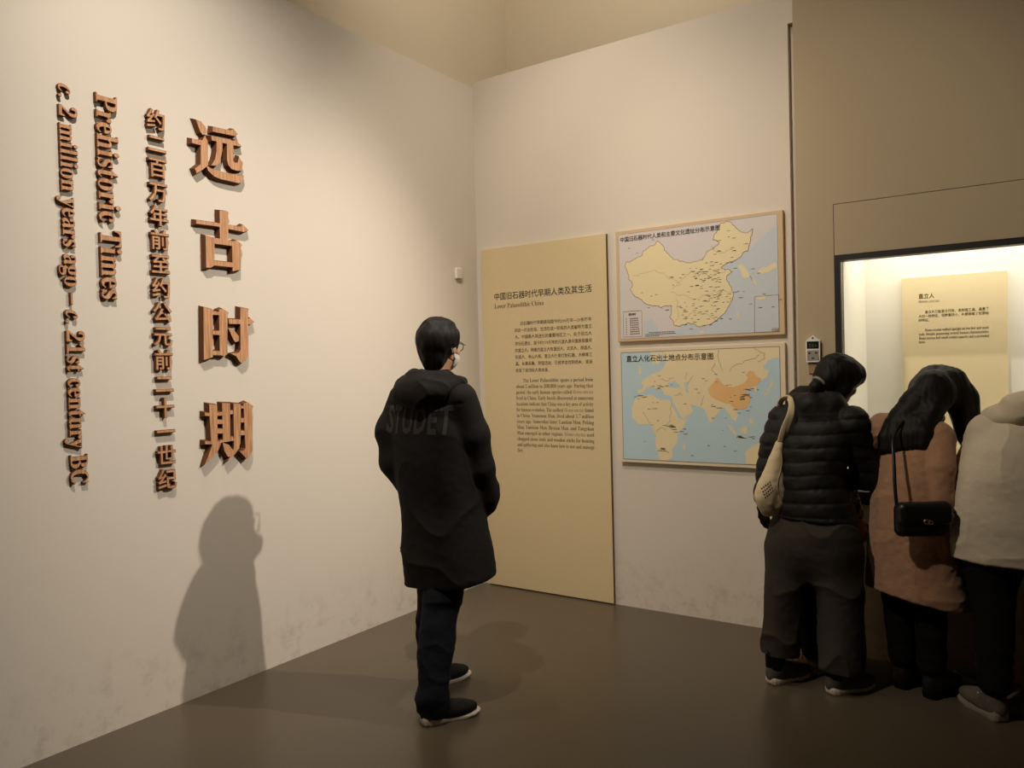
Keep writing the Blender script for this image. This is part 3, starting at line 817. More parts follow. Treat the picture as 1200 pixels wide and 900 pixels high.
def body(J, s=1.0, h=0.007):
    """one continuous figure from the joints"""
    pts = np.array([J[k] for k in ('head', 'pelvis', 'shL', 'shR', 'elL', 'elR', 'wrL', 'wrR', 'anL', 'anR', 'knL', 'knR')])
    F = Field(pts.min(0) - 0.20, pts.max(0) + 0.20, h)
    tm = J['yaw']; r = np.array([math.cos(tm), -math.sin(tm), 0])
    pe, ch, nk = (np.array(J[k]) for k in ('pelvis', 'chest', 'neck'))
    mid = (pe + ch) / 2
    for q in (-1, 1):
        F.chain([(pe + r * 0.055 * q * s, 0.100 * s), (mid + r * 0.05 * q * s, 0.088 * s), (ch + r * 0.07 * q * s, 0.098 * s)], 0.04)
    F.chain([(J['shL'], 0.055 * s), (nk - (nk - ch) * 0.12, 0.055 * s), (J['shR'], 0.055 * s)], 0.05)
    hd = np.array(J['head'])
    F.cone(nk - (nk - ch) * 0.1, hd + J['hm'] @ np.array([0, -0.02, -0.04]) * s, 0.055 * s, 0.050 * s, 0.03)
    head(F, hd, J['hm'], s)
    for q in 'LR':
        F.chain([(J['sh' + q], 0.052 * s), (J['el' + q], 0.038 * s), (J['wr' + q], 0.027 * s)], 0.02)
        hw, hp = J['hand' + q]
        hand(F, J['wr' + q], hw, hp, -1 if q == 'L' else 1, J.get('curl', 0.6), s)
        F.chain([(J['hip' + q], 0.085 * s), (J['kn' + q], 0.055 * s), (J['an' + q], 0.036 * s)], 0.03)
        kn, an = np.array(J['kn' + q]), np.array(J['an' + q])
        A = axes(J['foot' + q])
        F.ell(tuple(kn * 0.62 + an * 0.38 - A[:, 1] * 0.016), (0.050 * s, 0.052 * s, 0.10 * s), None, 0.03)
        F.chain([(tuple(an - A[:, 1] * 0.02 - np.array([0, 0, 0.03])), 0.030 * s), (tuple(an + A[:, 1] * 0.10 - np.array([0, 0, an[2] - 0.042])), 0.026 * s), (tuple(an + A[:, 1] * 0.15 - np.array([0, 0, an[2] - 0.036])), 0.018 * s)], 0.02)
    return F.mesh('body')

def sole_outline(L, W, grow=0.0):
    pr = [(0.0, 0.0), (0.006, 0.42), (0.04, 0.66), (0.12, 0.78), (0.28, 0.74), (0.42, 0.70), (0.58, 0.86), (0.72, 1.0), (0.84, 0.95), (0.93, 0.72), (0.98, 0.42), (1.0, 0.0)]
    a = [(W / 2 * w, (y - 0.18) * L) for y, w in pr]
    return [(x + (grow if x > 0 else 0), y) for x, y in a] + [(-x * 0.93 - grow, y) for x, y in a[-2:0:-1]]

def shoe(root, ankle, yaw, m_up, m_sole, L=0.275, W=0.098, lace=None, thick=0.026, flare=0.012, heel_lift=0.0, high=0.0, stripe=None):
    """upper, sole and laces; the ankle is given above the heel part"""
    F = Field((-0.075, -0.085, 0.0), (0.075, L, 0.16 + high), 0.005)
    z = thick - 0.006
    F.ell((0, -0.006, z + 0.035), (0.036, 0.042, 0.048), None, 0.01)
    F.cone((0, 0.0, z + 0.055), (0, 0.0, z + 0.075 + high), 0.036, 0.040, 0.02)
    F.cone((0, 0.02, z + 0.06), (0.002, 0.125, z + 0.030), 0.036, 0.030, 0.03)
    F.ell((0.003, 0.135, z + 0.022), (0.044, 0.080, 0.032), None, 0.03)
    F.ell((0.0, 0.06, z + 0.02), (0.036, 0.10, 0.030), None, 0.02)
    sl, X, Y, Z = F.sub((-1, -1, -1), (1, 1, 1))
    F.put(sl, (Z - z) + 0 * X + 0 * Y, 0.004, cut=True)
    up = F.mesh('shoe', disp=lambda P, N: 0.0012 * vnoise(P, (60, 30, 60)))
    o = link('shoe', up, m_up, root, loc=(ankle[0], ankle[1], 0.0), rot=(-heel_lift, 0, -yaw))
    ol = [(x, y * 0.955) for x, y in sole_outline(L, W)]
    v, f = [], []
    n = len(ol)
    for zz, g, lift in ((0.0, 0.94, 0), (0.006, 1.0, 0), (thick * 0.7, 1.02, 0), (thick, 0.99, 0), (thick + flare, 0.93, 1)):
        for x, y in ol:
            t = (y + 0.18 * L) / L
            up_ = 0.010 * max(0, t - 0.75) / 0.25 + 0.006 * max(0, 0.08 - t) / 0.08
            zt = zz * (0.75 + 0.75 * max(0, 0.40 - t) / 0.40)
            v.append((x * g, y * g + 0.002, zt + up_ * (1 if zz < thick else 0.9)))
    f.append(list(range(n))[::-1] if False else list(range(n)))
    for r_ in range(4):
        for i in range(n):
            a = r_ * n + i; b = r_ * n + (i + 1) % n
            f.append([a, b, b + n, a + n])
    f.append(list(range(4 * n, 5 * n))[::-1])
    sm = pydata('sole', v, f)
    bm = bmesh.new(); bm.from_mesh(sm); bmesh.ops.recalc_face_normals(bm, faces=bm.faces[:]); bm.to_mesh(sm); bm.free()
    link('sole', sm, m_sole, o)
    if lace:
        Fl = Field((-0.05, 0.02, 0.03), (0.05, 0.15, 0.13), 0.004)
        for i in range(4):
            y = 0.045 + 0.022 * i; zc = z + 0.088 - 0.0125 * i
            Fl.chain([((-0.028, y, zc - 0.012), 0.0038), ((0, y + 0.004, zc + 0.001), 0.0038), ((0.028, y, zc - 0.012), 0.0038)], 0.002)
        link('lace', Fl.mesh('lace'), lace, o)
    return o

def tube(pts, r, name, seg=8, flatw=None):
    """swept tube or flat strap along a polyline (Catmull-Rom smoothed)"""
    P = [Vector(p) for p in pts]
    S = []
    for i in range(len(P) - 1):
        a, b, c, d = P[max(i - 1, 0)], P[i], P[i + 1], P[min(i + 2, len(P) - 1)]
        for k in range(6):
            t = k / 6
            S.append(0.5 * ((2 * b) + (c - a) * t + (2 * a - 5 * b + 4 * c - d) * t * t + (3 * b - a - 3 * c + d) * t ** 3))
    S.append(P[-1])
    v, f = [], []
    up = Vector((0, 0, 1))
    for i, p in enumerate(S):
        d = (S[min(i + 1, len(S) - 1)] - S[max(i - 1, 0)]).normalized()
        x = d.cross(flatw if flatw is not None else up)
        if x.length < 1e-3: x = d.cross(Vector((1, 0, 0)))
        x.normalize(); y = x.cross(d)
        for k in range(seg):
            a = 2 * math.pi * k / seg
            rx, ry = (r, r) if not isinstance(r, tuple) else r
            v.append(p + x * math.cos(a) * rx + y * math.sin(a) * ry)
    for i in range(len(S) - 1):
        for k in range(seg):
            a = i * seg + k; b = i * seg + (k + 1) % seg
            f.append([a, b, b + seg, a + seg])
    f.append(list(range(seg))[::-1]); f.append(list(range((len(S) - 1) * seg, len(S) * seg)))
    return pydata(name, v, f, True)

m_skin = mat('skin', srgb(196, 150, 116), 0.55, 0.3, noise=(40, 0.15))
m_hair = mat('black_hair', srgb(20, 16, 14), 0.6, 0.22, bump=(60, 0.5, (1, 1, 0.15)))
m_blackcoat = mat('black_coat_cloth', srgb(30, 27, 25), 0.85, 0.15, noise=(30, 0.3), bump=(300, 0.15))
m_coatprint = mat('dark_grey_print', srgb(53, 50, 47), 0.75, 0.2)
m_navy = mat('navy_denim', srgb(28, 31, 38), 0.85, 0.15, noise=(25, 0.3), bump=(400, 0.2))
m_blackshoe = mat('black_knit_shoe', srgb(30, 28, 25), 0.75, 0.2, bump=(300, 0.3))
m_whitesole = mat('white_rubber_sole', srgb(214, 202, 182), 0.55, 0.3)
m_mask = mat('pale_mask_cloth', srgb(214, 208, 200), 0.8, 0.1)
m_puffer = mat('black_nylon', srgb(24, 22, 21), 0.62, 0.25, bump=(40, 0.25))
m_greytrouser = mat('charcoal_trouser_cloth', srgb(62, 57, 51), 0.9, 0.1, noise=(30, 0.25), bump=(260, 0.2))
m_greyshoe = mat('grey_mesh_shoe', srgb(84, 80, 76), 0.7, 0.2, noise=(60, 0.5), bump=(200, 0.3))
m_sock = mat('black_sock', srgb(14, 13, 12), 0.9, 0.1)
m_tote = mat('natural_cotton_canvas', srgb(206, 186, 152), 0.9, 0.1, noise=(20, 0.12), bump=(350, 0.25))
m_camel = mat('camel_wool', srgb(172, 131, 100), 0.95, 0.1, noise=(45, 0.2), bump=(160, 0.5), sheen=0.3)
m_leather = mat('black_leather', srgb(24, 21, 20), 0.4, 0.4, bump=(180, 0.2))
m_gold = mat('brass', srgb(210, 176, 120), 0.3, 0.5, metal=1.0)
m_blacktrouser = mat('black_trouser_cloth', srgb(20, 18, 17), 0.9, 0.1, bump=(260, 0.2))
m_beige = mat('beige_parka_cloth', srgb(212, 198, 172), 0.8, 0.2, noise=(12, 0.1), bump=(60, 0.3))
m_greyup = mat('grey_sneaker_knit', srgb(104, 94, 82), 0.8, 0.2, noise=(60, 0.4), bump=(200, 0.3))
m_greysole = mat('grey_sneaker', srgb(146, 134, 118), 0.7, 0.2, noise=(60, 0.3))
m_pattern = mat('patterned_sleeve_cloth', srgb(46, 40, 36), 0.8, 0.2, noise=(45, 0.95, (1, 1, 1), srgb(190, 170, 146)))
m_trail = mat('brown_mottled_shoe', srgb(140, 112, 86), 0.75, 0.2, noise=(50, 0.8, (1, 1, 1), srgb(30, 26, 24)))

def person(loc, label, yaw=34.36):
    o = empty('person', (loc[0], loc[1], 0), R(yaw))
    tag(o, label, 'person')
    return o
V2 = lambda *a: np.array(a, float)

# ---------------------------------------------------------------- man in the long black coat
def man():
    root = person((-2.28, 2.72), 'man in long black hooded coat and dark trousers, standing seen from behind')
    ty = R(33)
    r = V2(math.cos(ty), -math.sin(ty), 0); f = V2(math.sin(ty), math.cos(ty), 0)
    ch = V2(-0.02, 0.0, 1.27)
    J = dict(yaw=ty, pelvis=(0.0, 0.0, 0.90), chest=tuple(ch), neck=(-0.005, 0.01, 1.455), head=(0.022, 0.03, 1.620), hm=axes(R(30), R(2)),
             shL=tuple(V2(-0.02, 0, 1.395) - r * 0.175), shR=tuple(V2(-0.02, 0, 1.395) + r * 0.175),
             elL=(-0.215, 0.10, 1.10), elR=(0.195, -0.06, 1.09), wrL=(-0.105, 0.120, 0.93), wrR=(0.17, 0.03, 0.90),
             handL=((0.55, -0.25, -0.7), (0.6, -0.4, 0)), handR=((-0.45, 0.15, -0.8), (-0.8, 0, 0)),
             hipL=tuple(V2(0, 0, 0.88) - r * 0.085), hipR=tuple(V2(0, 0, 0.88) + r * 0.085),
             knL=(-0.045, 0.13, 0.48), knR=(0.02, -0.115, 0.48), anL=(-0.075, 0.19, 0.09), anR=(-0.035, -0.20, 0.09), footL=R(50), footR=R(62))
    link('body', body(J), m_skin, root)
    # hair
    F = Field((-0.16, -0.16, 1.44), (0.20, 0.20, 1.80), 0.005)
    hm = J['hm']; c = J['head']; P = lambda *o: at(c, hm, *o)
    F.ell(P(0, -0.016, 0.034), (0.096, 0.110, 0.094), hm, 0.01)
    F.ell(P(0, -0.050, -0.020), (0.064, 0.050, 0.076), hm, 0.03)
    F.ell(P(0, -0.048, -0.060), (0.050, 0.040, 0.062), hm, 0.03)
    F.ell(P(0.012, -0.02, 0.098), (0.062, 0.070, 0.030), hm, 0.02)
    F.ell(P(0, 0.115, -0.045), (0.085, 0.085, 0.105), hm, 0.012, cut=True)
    for q in (-1, 1): F.ell(P(q * 0.095, 0.018, -0.050), (0.030, 0.034, 0.058), hm, 0.008, cut=True)
    def hd(P_, N): return 0.004 * vnoise(P_, (55, 55, 22)) + 0.006 * vnoise(P_, (20, 20, 12))
    link('hair', F.mesh('hair', hd, 0), m_hair, root)
    # glasses and mask
    g = link('glasses', join_meshes('glasses', [tube([P(q * 0.082, -0.004, 0.016), P(q * 0.078, 0.06, 0.012), P(q * 0.070, 0.104, 0.010)], 0.0022, 'a', 6) for q in (-1, 1)]
             + [tube([P(q * 0.034 + 0.026 * math.cos(a), 0.108 - 0.006 * abs(math.cos(a)) * (1 if q * math.cos(a) > 0 else 0), 0.004 + 0.021 * math.sin(a)) for a in [k * math.pi / 8 for k in range(17)]], 0.0020, 'b', 6) for q in (-1, 1)]), m_frame, root)
    F = Field((-0.14, -0.12, 1.46), (0.22, 0.24, 1.72), 0.005)
    F.ell(P(0, 0.030, -0.050), (0.0675, 0.0800, 0.062), hm, 0.0)
    F.ell(P(0, 0.115, -0.040), (0.02, 0.016, 0.03), hm, 0.02)
    F.ell(P(0, -0.06, -0.05), (0.12, 0.095, 0.15), hm, 0.004, cut=True)
    mk = link('face_mask', F.mesh('face_mask'), m_mask, root)
    for q in (-1, 1): link('strap', tube([P(q * 0.064, 0.045, -0.035), P(q * 0.076, 0.015, -0.010), P(q * 0.082, -0.018, 0.012), P(q * 0.083, -0.026, -0.010), P(q * 0.076, -0.006, -0.038), P(q * 0.062, 0.045, -0.065)], 0.0018, 'strap', 6), m_mask, mk)
    # coat
    F = Field((-0.42, -0.36, 0.50), (0.42, 0.42, 1.52), 0.007)
    F.loft([(0.555, 0.045, -0.01, 0.212, 0.190), (0.72, 0.032, -0.005, 0.205, 0.178), (0.90, 0.012, 0.0, 0.200, 0.155), (1.10, -0.012, 0.0, 0.205, 0.140), (1.25, -0.02, 0.0, 0.205, 0.130), (1.36, -0.02, 0.0, 0.180, 0.112), (1.43, -0.012, 0.0, 0.120, 0.095), (1.475, -0.005, 0.005, 0.075, 0.078)], ty, 0.02, 2.4, tilt=(0.10, 0.0), bottom=0.562)
    F.chain([(V2(*J['shL']) + V2(0.01, 0, -0.01), 0.074), (V2(-0.213, 0.105, 1.24), 0.078), (V2(*J['elL']) + V2(0.012, -0.01, 0), 0.072), (V2(-0.150, 0.125, 0.97), 0.062)], 0.03)
    F.chain([(V2(*J['shR']) + V2(-0.012, 0, -0.012), 0.074), (V2(0.168, -0.075, 1.22), 0.073), (V2(0.196, -0.055, 1.07), 0.067), (V2(0.216, 0.005, 0.94), 0.058), (V2(0.218, 0.03, 0.90), 0.050)], 0.025)
    F.cone(V2(-0.12, 0.03, 1.40), V2(0.0, 0.0, 1.45), 0.065, 0.07, 0.04); F.cone(V2(0.10, -0.04, 1.395), V2(0.0, 0.0, 1.45), 0.065, 0.07, 0.04)
    fd0 = folds(0.010, (5, 5, 5), 0.001)
    Rm = np.array([[0.80, 0.36, 0.48], [-0.60, 0.48, 0.64], [0.0, -0.80, 0.60]])
    fd = lambda P_, N: fd0(P_ @ Rm.T + 3.3, N)
    def cd(P_, N):
        d = fd(P_, N) * (0.55 + 0.6 * np.clip((1.30 - P_[:, 2]) / 0.3, 0, 1))
        # yoke seam across the shoulders
        u = (P_ - V2(-0.02, 0, 0)) @ r
        z0 = 1.335 + 0.03 * np.abs(u) / 0.2
        return d - 0.004 * np.exp(-((P_[:, 2] - z0) / 0.006) ** 2) * (np.abs(u) < 0.22)
    coat_me = F.mesh('coat', cd, 1)
    coat = link('coat', coat_me, m_blackcoat, root)
    # lettering printed across the back, following the cloth
    bv = BVHTree.FromPolygons([v.co for v in coat_me.vertices], [list(p.vertices) for p in coat_me.polygons])
    tm = text_mesh('STUDET', 1.0, 0, 0.030, 2, 1.12)
    lo, hi = bounds(tm)
    bm = bmesh.new(); bm.from_mesh(tm)
    bmesh.ops.subdivide_edges(bm, edges=[e for e in bm.edges if e.calc_length() > 0.15], cuts=3)
    bmesh.ops.triangulate(bm, faces=bm.faces[:])
    for v in bm.verts:
        uu = -0.185 + (v.co.x - lo[0]) / (hi[0] - lo[0]) * 0.365; zz = 1.232 + (v.co.y - lo[1]) / (hi[1] - lo[1]) * 0.130
        o_ = V2(-0.02, 0, zz) + r * uu - f * 0.5
        hit = bv.ray_cast(Vector(o_), Vector(f))
        v.co = (hit[0] - Vector(f) * 0.0016) if hit[0] else Vector(o_ + f * 0.36)
    bm.to_mesh(tm); bm.free()
    link('back_print', tm, m_coatprint, coat)
    # hood lying on the shoulders
    F = Field((-0.32, -0.32, 1.26), (0.28, 0.20, 1.60), 0.006)
    b = V2(-0.012, 0.0, 0)
    ring = []
    for k in range(13):
        a = math.pi * (k / 12.0)                                  # from the right collar round the back to the left collar
        w = math.cos(a); bk = math.sin(a)
        ring.append((b + r * (0.150 * w) - f * (0.135 * bk - 0.02) + V2(0, 0, 1.475 - 0.075 * bk ** 1.5 - 0.015 * abs(w)), 0.028 + 0.014 * bk))
    F.chain(ring, 0.03)
    ring2 = []
    for k in range(11):
        a = math.pi * (0.05 + 0.9 * k / 10.0)
        w = math.cos(a); bk = math.sin(a)
        ring2.append((b + r * (0.095 * w) - f * (0.085 * bk - 0.015) + V2(0, 0, 1.482 - 0.006 * bk), 0.026))
    F.chain(ring2, 0.035)
    F.ell(b - f * 0.090 + V2(0, 0, 1.425), (0.140, 0.068, 0.070), axes(ty), 0.03)
    hf0 = folds(0.011, (9, 9, 13), 0.001)
    hf = lambda P_, N: hf0(P_ @ Rm + 1.7, N)
    link('hood', F.mesh('hood', hf, 1), m_blackcoat, coat)
    # trousers
    F = Field((-0.30, -0.40, 0.03), (0.30, 0.40, 0.98), 0.007)
    for q, w in (('L', 0.0), ('R', 0.0)):
        hp, kn, an = V2(*J['hip' + q]), V2(*J['kn' + q]), V2(*J['an' + q])
        F.chain([(hp * V2(0.8, 0.6, 1), 0.088), (hp * V2(0.5, 0.3, 0.5) + kn * V2(0.5, 0.4, 0.5) + V2(0.012, 0, 0), 0.098), (kn + V2(0, 0, 0.05), 0.086), (kn * 0.45 + an * 0.55 + V2(-0.006, 0, 0), 0.073), (an + V2(0.006, 0, 0.03), 0.066), (an + V2(0.01, 0.004, -0.022), 0.064)], 0.02)
    tf = folds(0.008, (7, 7, 12), 0.001)
    def tdp(P_, N):
        low = np.clip((0.24 - P_[:, 2]) / 0.2, 0, 1)
        return tf(P_, N) + 0.008 * low * vnoise(P_, (10, 10, 30))
    link('trousers', F.mesh('trousers', tdp, 1), m_navy, root)
    for q in 'LR':
        shoe(root, J['an' + q], J['foot' + q], m_blackshoe, m_whitesole, 0.285, 0.098, thick=0.020, flare=0.003)
    return root
man()
# ---------------------------------------------------------------- visitor in black padded jacket
def visitor_puffer():
    root = person((-0.92, 3.78), 'person in black padded jacket and wide charcoal trousers, bending towards the lit case')
    ty = R(42)
    r = V2(math.cos(ty), -math.sin(ty), 0); f = V2(math.sin(ty), math.cos(ty), 0)
    J = dict(yaw=ty, pelvis=(0.0, -0.02, 0.84), chest=(0.035, 0.02, 1.13), neck=(0.090, 0.05, 1.315), head=(0.182, 0.085, 1.416), hm=axes(R(72), R(22), R(6)),
             shL=tuple(V2(0.035, 0.03, 1.235) - r * 0.16), shR=tuple(V2(0.05, 0.03, 1.225) + r * 0.16),
             elL=(-0.140, 0.13, 1.0), elR=(0.250, -0.04, 0.965), wrL=(-0.165, 0.16, 0.845), wrR=(0.235, 0.17, 0.93),
             handL=((0.03, 0.05, -1), (0.8, 0.2, 0)), handR=((0.1, 0.9, -0.1), (0, 0, -1)),
             hipL=(-0.075, 0.05, 0.80), hipR=(0.085, -0.07, 0.80), knL=(-0.125, 0.055, 0.44), knR=(0.105, -0.075, 0.44),
             anL=(-0.165, 0.03, 0.09), anR=(0.065, -0.10, 0.09), footL=R(63), footR=R(71))
    link('body', body(J, 0.92), m_skin, root)
    hm = J['hm']; c = J['head']; P = lambda *o: at(c, hm, *o)
    F = Field((-0.03, -0.12, 1.25), (0.38, 0.28, 1.62), 0.005)
    F.ell(P(0, -0.014, 0.036), (0.092, 0.110, 0.092), hm, 0.01)
    F.ell(P(0, -0.070, -0.015), (0.070, 0.058, 0.070), hm, 0.03)
    F.ell(P(0, 0.046, 0.050), (0.084, 0.062, 0.062), hm, 0.02)
    F.ell(P(0, -0.006, -0.030), (0.091, 0.066, 0.072), hm, 0.02)
    F.ell(P(0, 0.130, -0.060), (0.075, 0.066, 0.090), hm, 0.012, cut=True)
    link('hair', F.mesh('hair', lambda P_, N: 0.003 * vnoise(P_, (60, 60, 25)) + 0.003 * vnoise(P_, (18, 18, 12)), 1), m_hair, root)
    # hair band at the nape with a short tail tucked into the collar
    F = Field((-0.05, -0.10, 1.22), (0.20, 0.16, 1.46), 0.005)
    F.chain([(P(0.01, -0.104, -0.040), 0.030), (P(0.012, -0.122, -0.074), 0.026), (P(0.014, -0.118, -0.110), 0.018)], 0.02)
    tail = link('ponytail', F.mesh('ponytail', lambda P_, N: 0.003 * vnoise(P_, (70, 70, 30)), 0), m_hair, root)
    ax_ = (Vector(P(0.012, -0.122, -0.074)) - Vector(P(0.01, -0.104, -0.040))).normalized()
    ux = ax_.orthogonal().normalized(); uy = ax_.cross(ux)
    cc = Vector(P(0.0102, -0.108, -0.048))
    link('hair_band', tube([cc + (ux * math.cos(a) + uy * math.sin(a)) * 0.032 for a in [k * math.pi / 8 for k in range(17)]], 0.007, 'hair_band', 8), mat('grey_hair_band', srgb(140, 132, 122), 0.6), tail)
    # jacket
    F = Field((-0.36, -0.32, 0.72), (0.42, 0.38, 1.45), 0.006)
    F.loft([(0.785, 0.018, -0.015, 0.182, 0.140), (0.86, 0.010, -0.012, 0.172, 0.135), (1.0, 0.000, 0.0, 0.150, 0.126), (1.12, 0.025, 0.015, 0.180, 0.135), (1.22, 0.035, 0.03, 0.182, 0.125), (1.285, 0.05, 0.04, 0.145, 0.105), (1.335, 0.072, 0.05, 0.092, 0.085), (1.365, 0.085, 0.055, 0.076, 0.075)], ty, 0.02, 2.3, tilt=(-0.03, 0))
    sleeveL = [(V2(*J['shL']) + V2(0.018, 0, 0), 0.074), (V2(-0.108, 0.13, 1.12), 0.072), (V2(-0.134, 0.135, 1.0), 0.066), (V2(-0.160, 0.15, 0.88), 0.050), (V2(-0.163, 0.155, 0.855), 0.043)]
    sleeveR = [(V2(*J['shR']), 0.080), (V2(0.205, -0.060, 1.10), 0.066), (V2(0.252, -0.040, 0.968), 0.058), (V2(0.240, 0.08, 0.95), 0.054), (V2(0.236, 0.15, 0.94), 0.047)]
    F.chain(sleeveL, 0.02); F.chain(sleeveR, 0.006)
    # hood rolled behind the neck
    F.chain([(V2(0.17, 0.06, 1.315), 0.036), (V2(0.10, -0.035, 1.315), 0.046), (V2(0.0, -0.02, 1.310), 0.050), (V2(-0.03, 0.06, 1.315), 0.044), (V2(0.0, 0.13, 1.315), 0.036)], 0.03)
    F.ell(V2(0.03, -0.02, 1.285), (0.085, 0.06, 0.055), axes(ty), 0.03)
    def quilt(P_, N):
        z = P_[:, 2] + 0.010 * vnoise(P_, (6, 6, 3)) - 0.06 * (P_[:, 0] + 0.0) * 0.3
        s_ = np.abs(np.sin(np.pi * z / 0.062))
        m_ = (P_[:, 2] < 1.27)
        return (0.0075 * (np.sqrt(s_) - 0.7)) * m_ + 0.004 * vnoise(P_, (22, 22, 30)) + 0.0022 * vnoise(P_, (55, 55, 30)) * (s_ < 0.6)
    link('jacket', F.mesh('jacket', quilt, 1), m_puffer, root)
    # black glove on the hanging left hand
    F = Field((-0.26, 0.06, 0.62), (-0.07, 0.30, 0.96), 0.005)
    hand(F, J['wrL'], *J['handL'], -1, 0.6, 1.02)
    F.cone(V2(*J['wrL']) + V2(0, 0, 0.05), V2(*J['wrL']) + V2(0, 0, -0.03), 0.034, 0.031, 0.01)
    link('glove', F.mesh('glove', None, 0), m_sock, root)
    # wide trousers
    F = Field((-0.34, -0.34, 0.05), (0.36, 0.32, 0.90), 0.007)
    F.loft([(0.50, 0.005, -0.01, 0.10, 0.06), (0.56, 0.008, -0.01, 0.160, 0.105), (0.63, 0.01, -0.01, 0.188, 0.132), (0.72, 0.012, -0.01, 0.196, 0.142), (0.78, 0.012, -0.012, 0.175, 0.128), (0.86, 0.012, -0.012, 0.145, 0.105)], ty, 0.03, 2.3)
    F.loft([(0.128, -0.138, 0.045, 0.088, 0.088), (0.25, -0.132, 0.05, 0.090, 0.092), (0.45, -0.112, 0.05, 0.096, 0.100), (0.66, -0.082, 0.05, 0.104, 0.110), (0.76, -0.06, 0.035, 0.085, 0.09), (0.84, -0.04, 0.02, 0.06, 0.06)], ty, 0.07)
    F.loft([(0.098, 0.095, -0.085, 0.098, 0.096), (0.25, 0.100, -0.08, 0.096, 0.098), (0.45, 0.100, -0.075, 0.096, 0.100), (0.66, 0.095, -0.065, 0.104, 0.110), (0.76, 0.085, -0.055, 0.085, 0.09), (0.84, 0.06, -0.04, 0.06, 0.06)], ty, 0.05)
    link('trousers', F.mesh('trousers', folds(0.016, (8, 8, 3.2), 0.001), 1), m_greytrouser, root)
    for q in 'LR':
        F = Field(V2(*J['an' + q]) - 0.12, V2(*J['an' + q]) + V2(0.12, 0.12, 0.14), 0.006)
        F.cone(V2(*J['an' + q]) + V2(0, 0, -0.01), V2(*J['an' + q]) + V2(0, 0, 0.08), 0.044, 0.046, 0.01)
        link('sock', F.mesh('sock'), m_sock, root)
        shoe(root, J['an' + q], J['foot' + q], m_greyshoe, m_whitesole, 0.262, 0.098, lace=m_sock, thick=0.020, flare=0.003)
    # tote bag hanging from the left shoulder
    bag = empty('tote_bag', (root.location.x, root.location.y, 0), root.rotation_euler.z)
    tag(bag, 'cream canvas tote bag hanging from the padded jacket shoulder', 'bag')
    F = Field((-0.34, -0.14, 0.74), (-0.04, 0.16, 1.22), 0.005)
    bc = [(0.790, -0.182, 0.0, 0.030, 0.018), (0.83, -0.183, 0.0, 0.056, 0.038), (0.89, -0.186, 0.0, 0.070, 0.050), (0.95, -0.174, 0.0, 0.060, 0.050), (1.03, -0.156, 0.002, 0.040, 0.040), (1.10, -0.142, 0.004, 0.026, 0.030), (1.150, -0.132, 0.006, 0.020, 0.022)]
    F.loft(bc, R(8), 0.0, 2.2)
    def bd(P_, N):
        W = P_ + 0.02 * vnoise(P_, (6, 6, 6))[:, None]
        return 0.006 * vnoise(W, (26, 26, 7)) + 0.007 * vnoise(P_ + 3, (12, 12, 9)) + 0.0015 * vnoise(P_, (50, 50, 50))
    me = F.mesh('pouch', bd, 1)
    link('pouch', me, m_tote, bag)
    # hem corner folded under, strap over the shoulder, printed lines
    for d_ in (0.0, 0.014): link('strap', tube([(-0.137 + d_, -0.012 + d_, 1.140), (-0.126 + d_, -0.030, 1.20), (-0.100 + d_ * 0.5, -0.045, 1.275), (-0.082, -0.010, 1.325 + d_ * 0.3), (-0.080, 0.05, 1.345), (-0.085, 0.13, 1.315), (-0.088 + d_ * 0.4, 0.150, 1.22), (-0.104 + d_ * 0.4, 0.085, 1.15), (-0.124, 0.02, 1.115)], (0.014, 0.0026), 'strap', 8, Vector((0.1, 1, 0.15))), m_tote, bag)
    bv = BVHTree.FromPolygons([v.co for v in me.vertices], [list(p.vertices) for p in me.polygons])
    link('seam', tube([Vector(bv.find_nearest(Vector((-0.142 + 0.02 * math.sin(k), -0.06, 1.13 - 0.04 * k)))[0]) + Vector((0, -0.001, 0)) for k in range(9)], 0.0022, 'seam', 6), mat('tote_seam', srgb(170, 146, 112), 0.9), bag)
    v, fc = [], []
    for ln in range(4):
        for k in range(5):
            x = -0.236 + 0.0085 * k + 0.004 * ln; z = 0.925 - 0.013 * ln + 0.0075 * k
            qd = []
            for dx, dz in ((0, 0), (0.006, 0.004), (0.0035, 0.010), (-0.0025, 0.006)):
                hit = bv.ray_cast(Vector((x + dx, -0.3, z + dz)), Vector((0, 1, 0)))
                if hit[0]: qd.append(hit[0] + Vector((0, -0.0012, 0)))
            if len(qd) == 4:
                fc.append([len(v) + i for i in range(4)]); v += qd
    if v: tag(link('print', pydata('print', v, fc), m_ink2, bag), kind='stuff')
visitor_puffer()

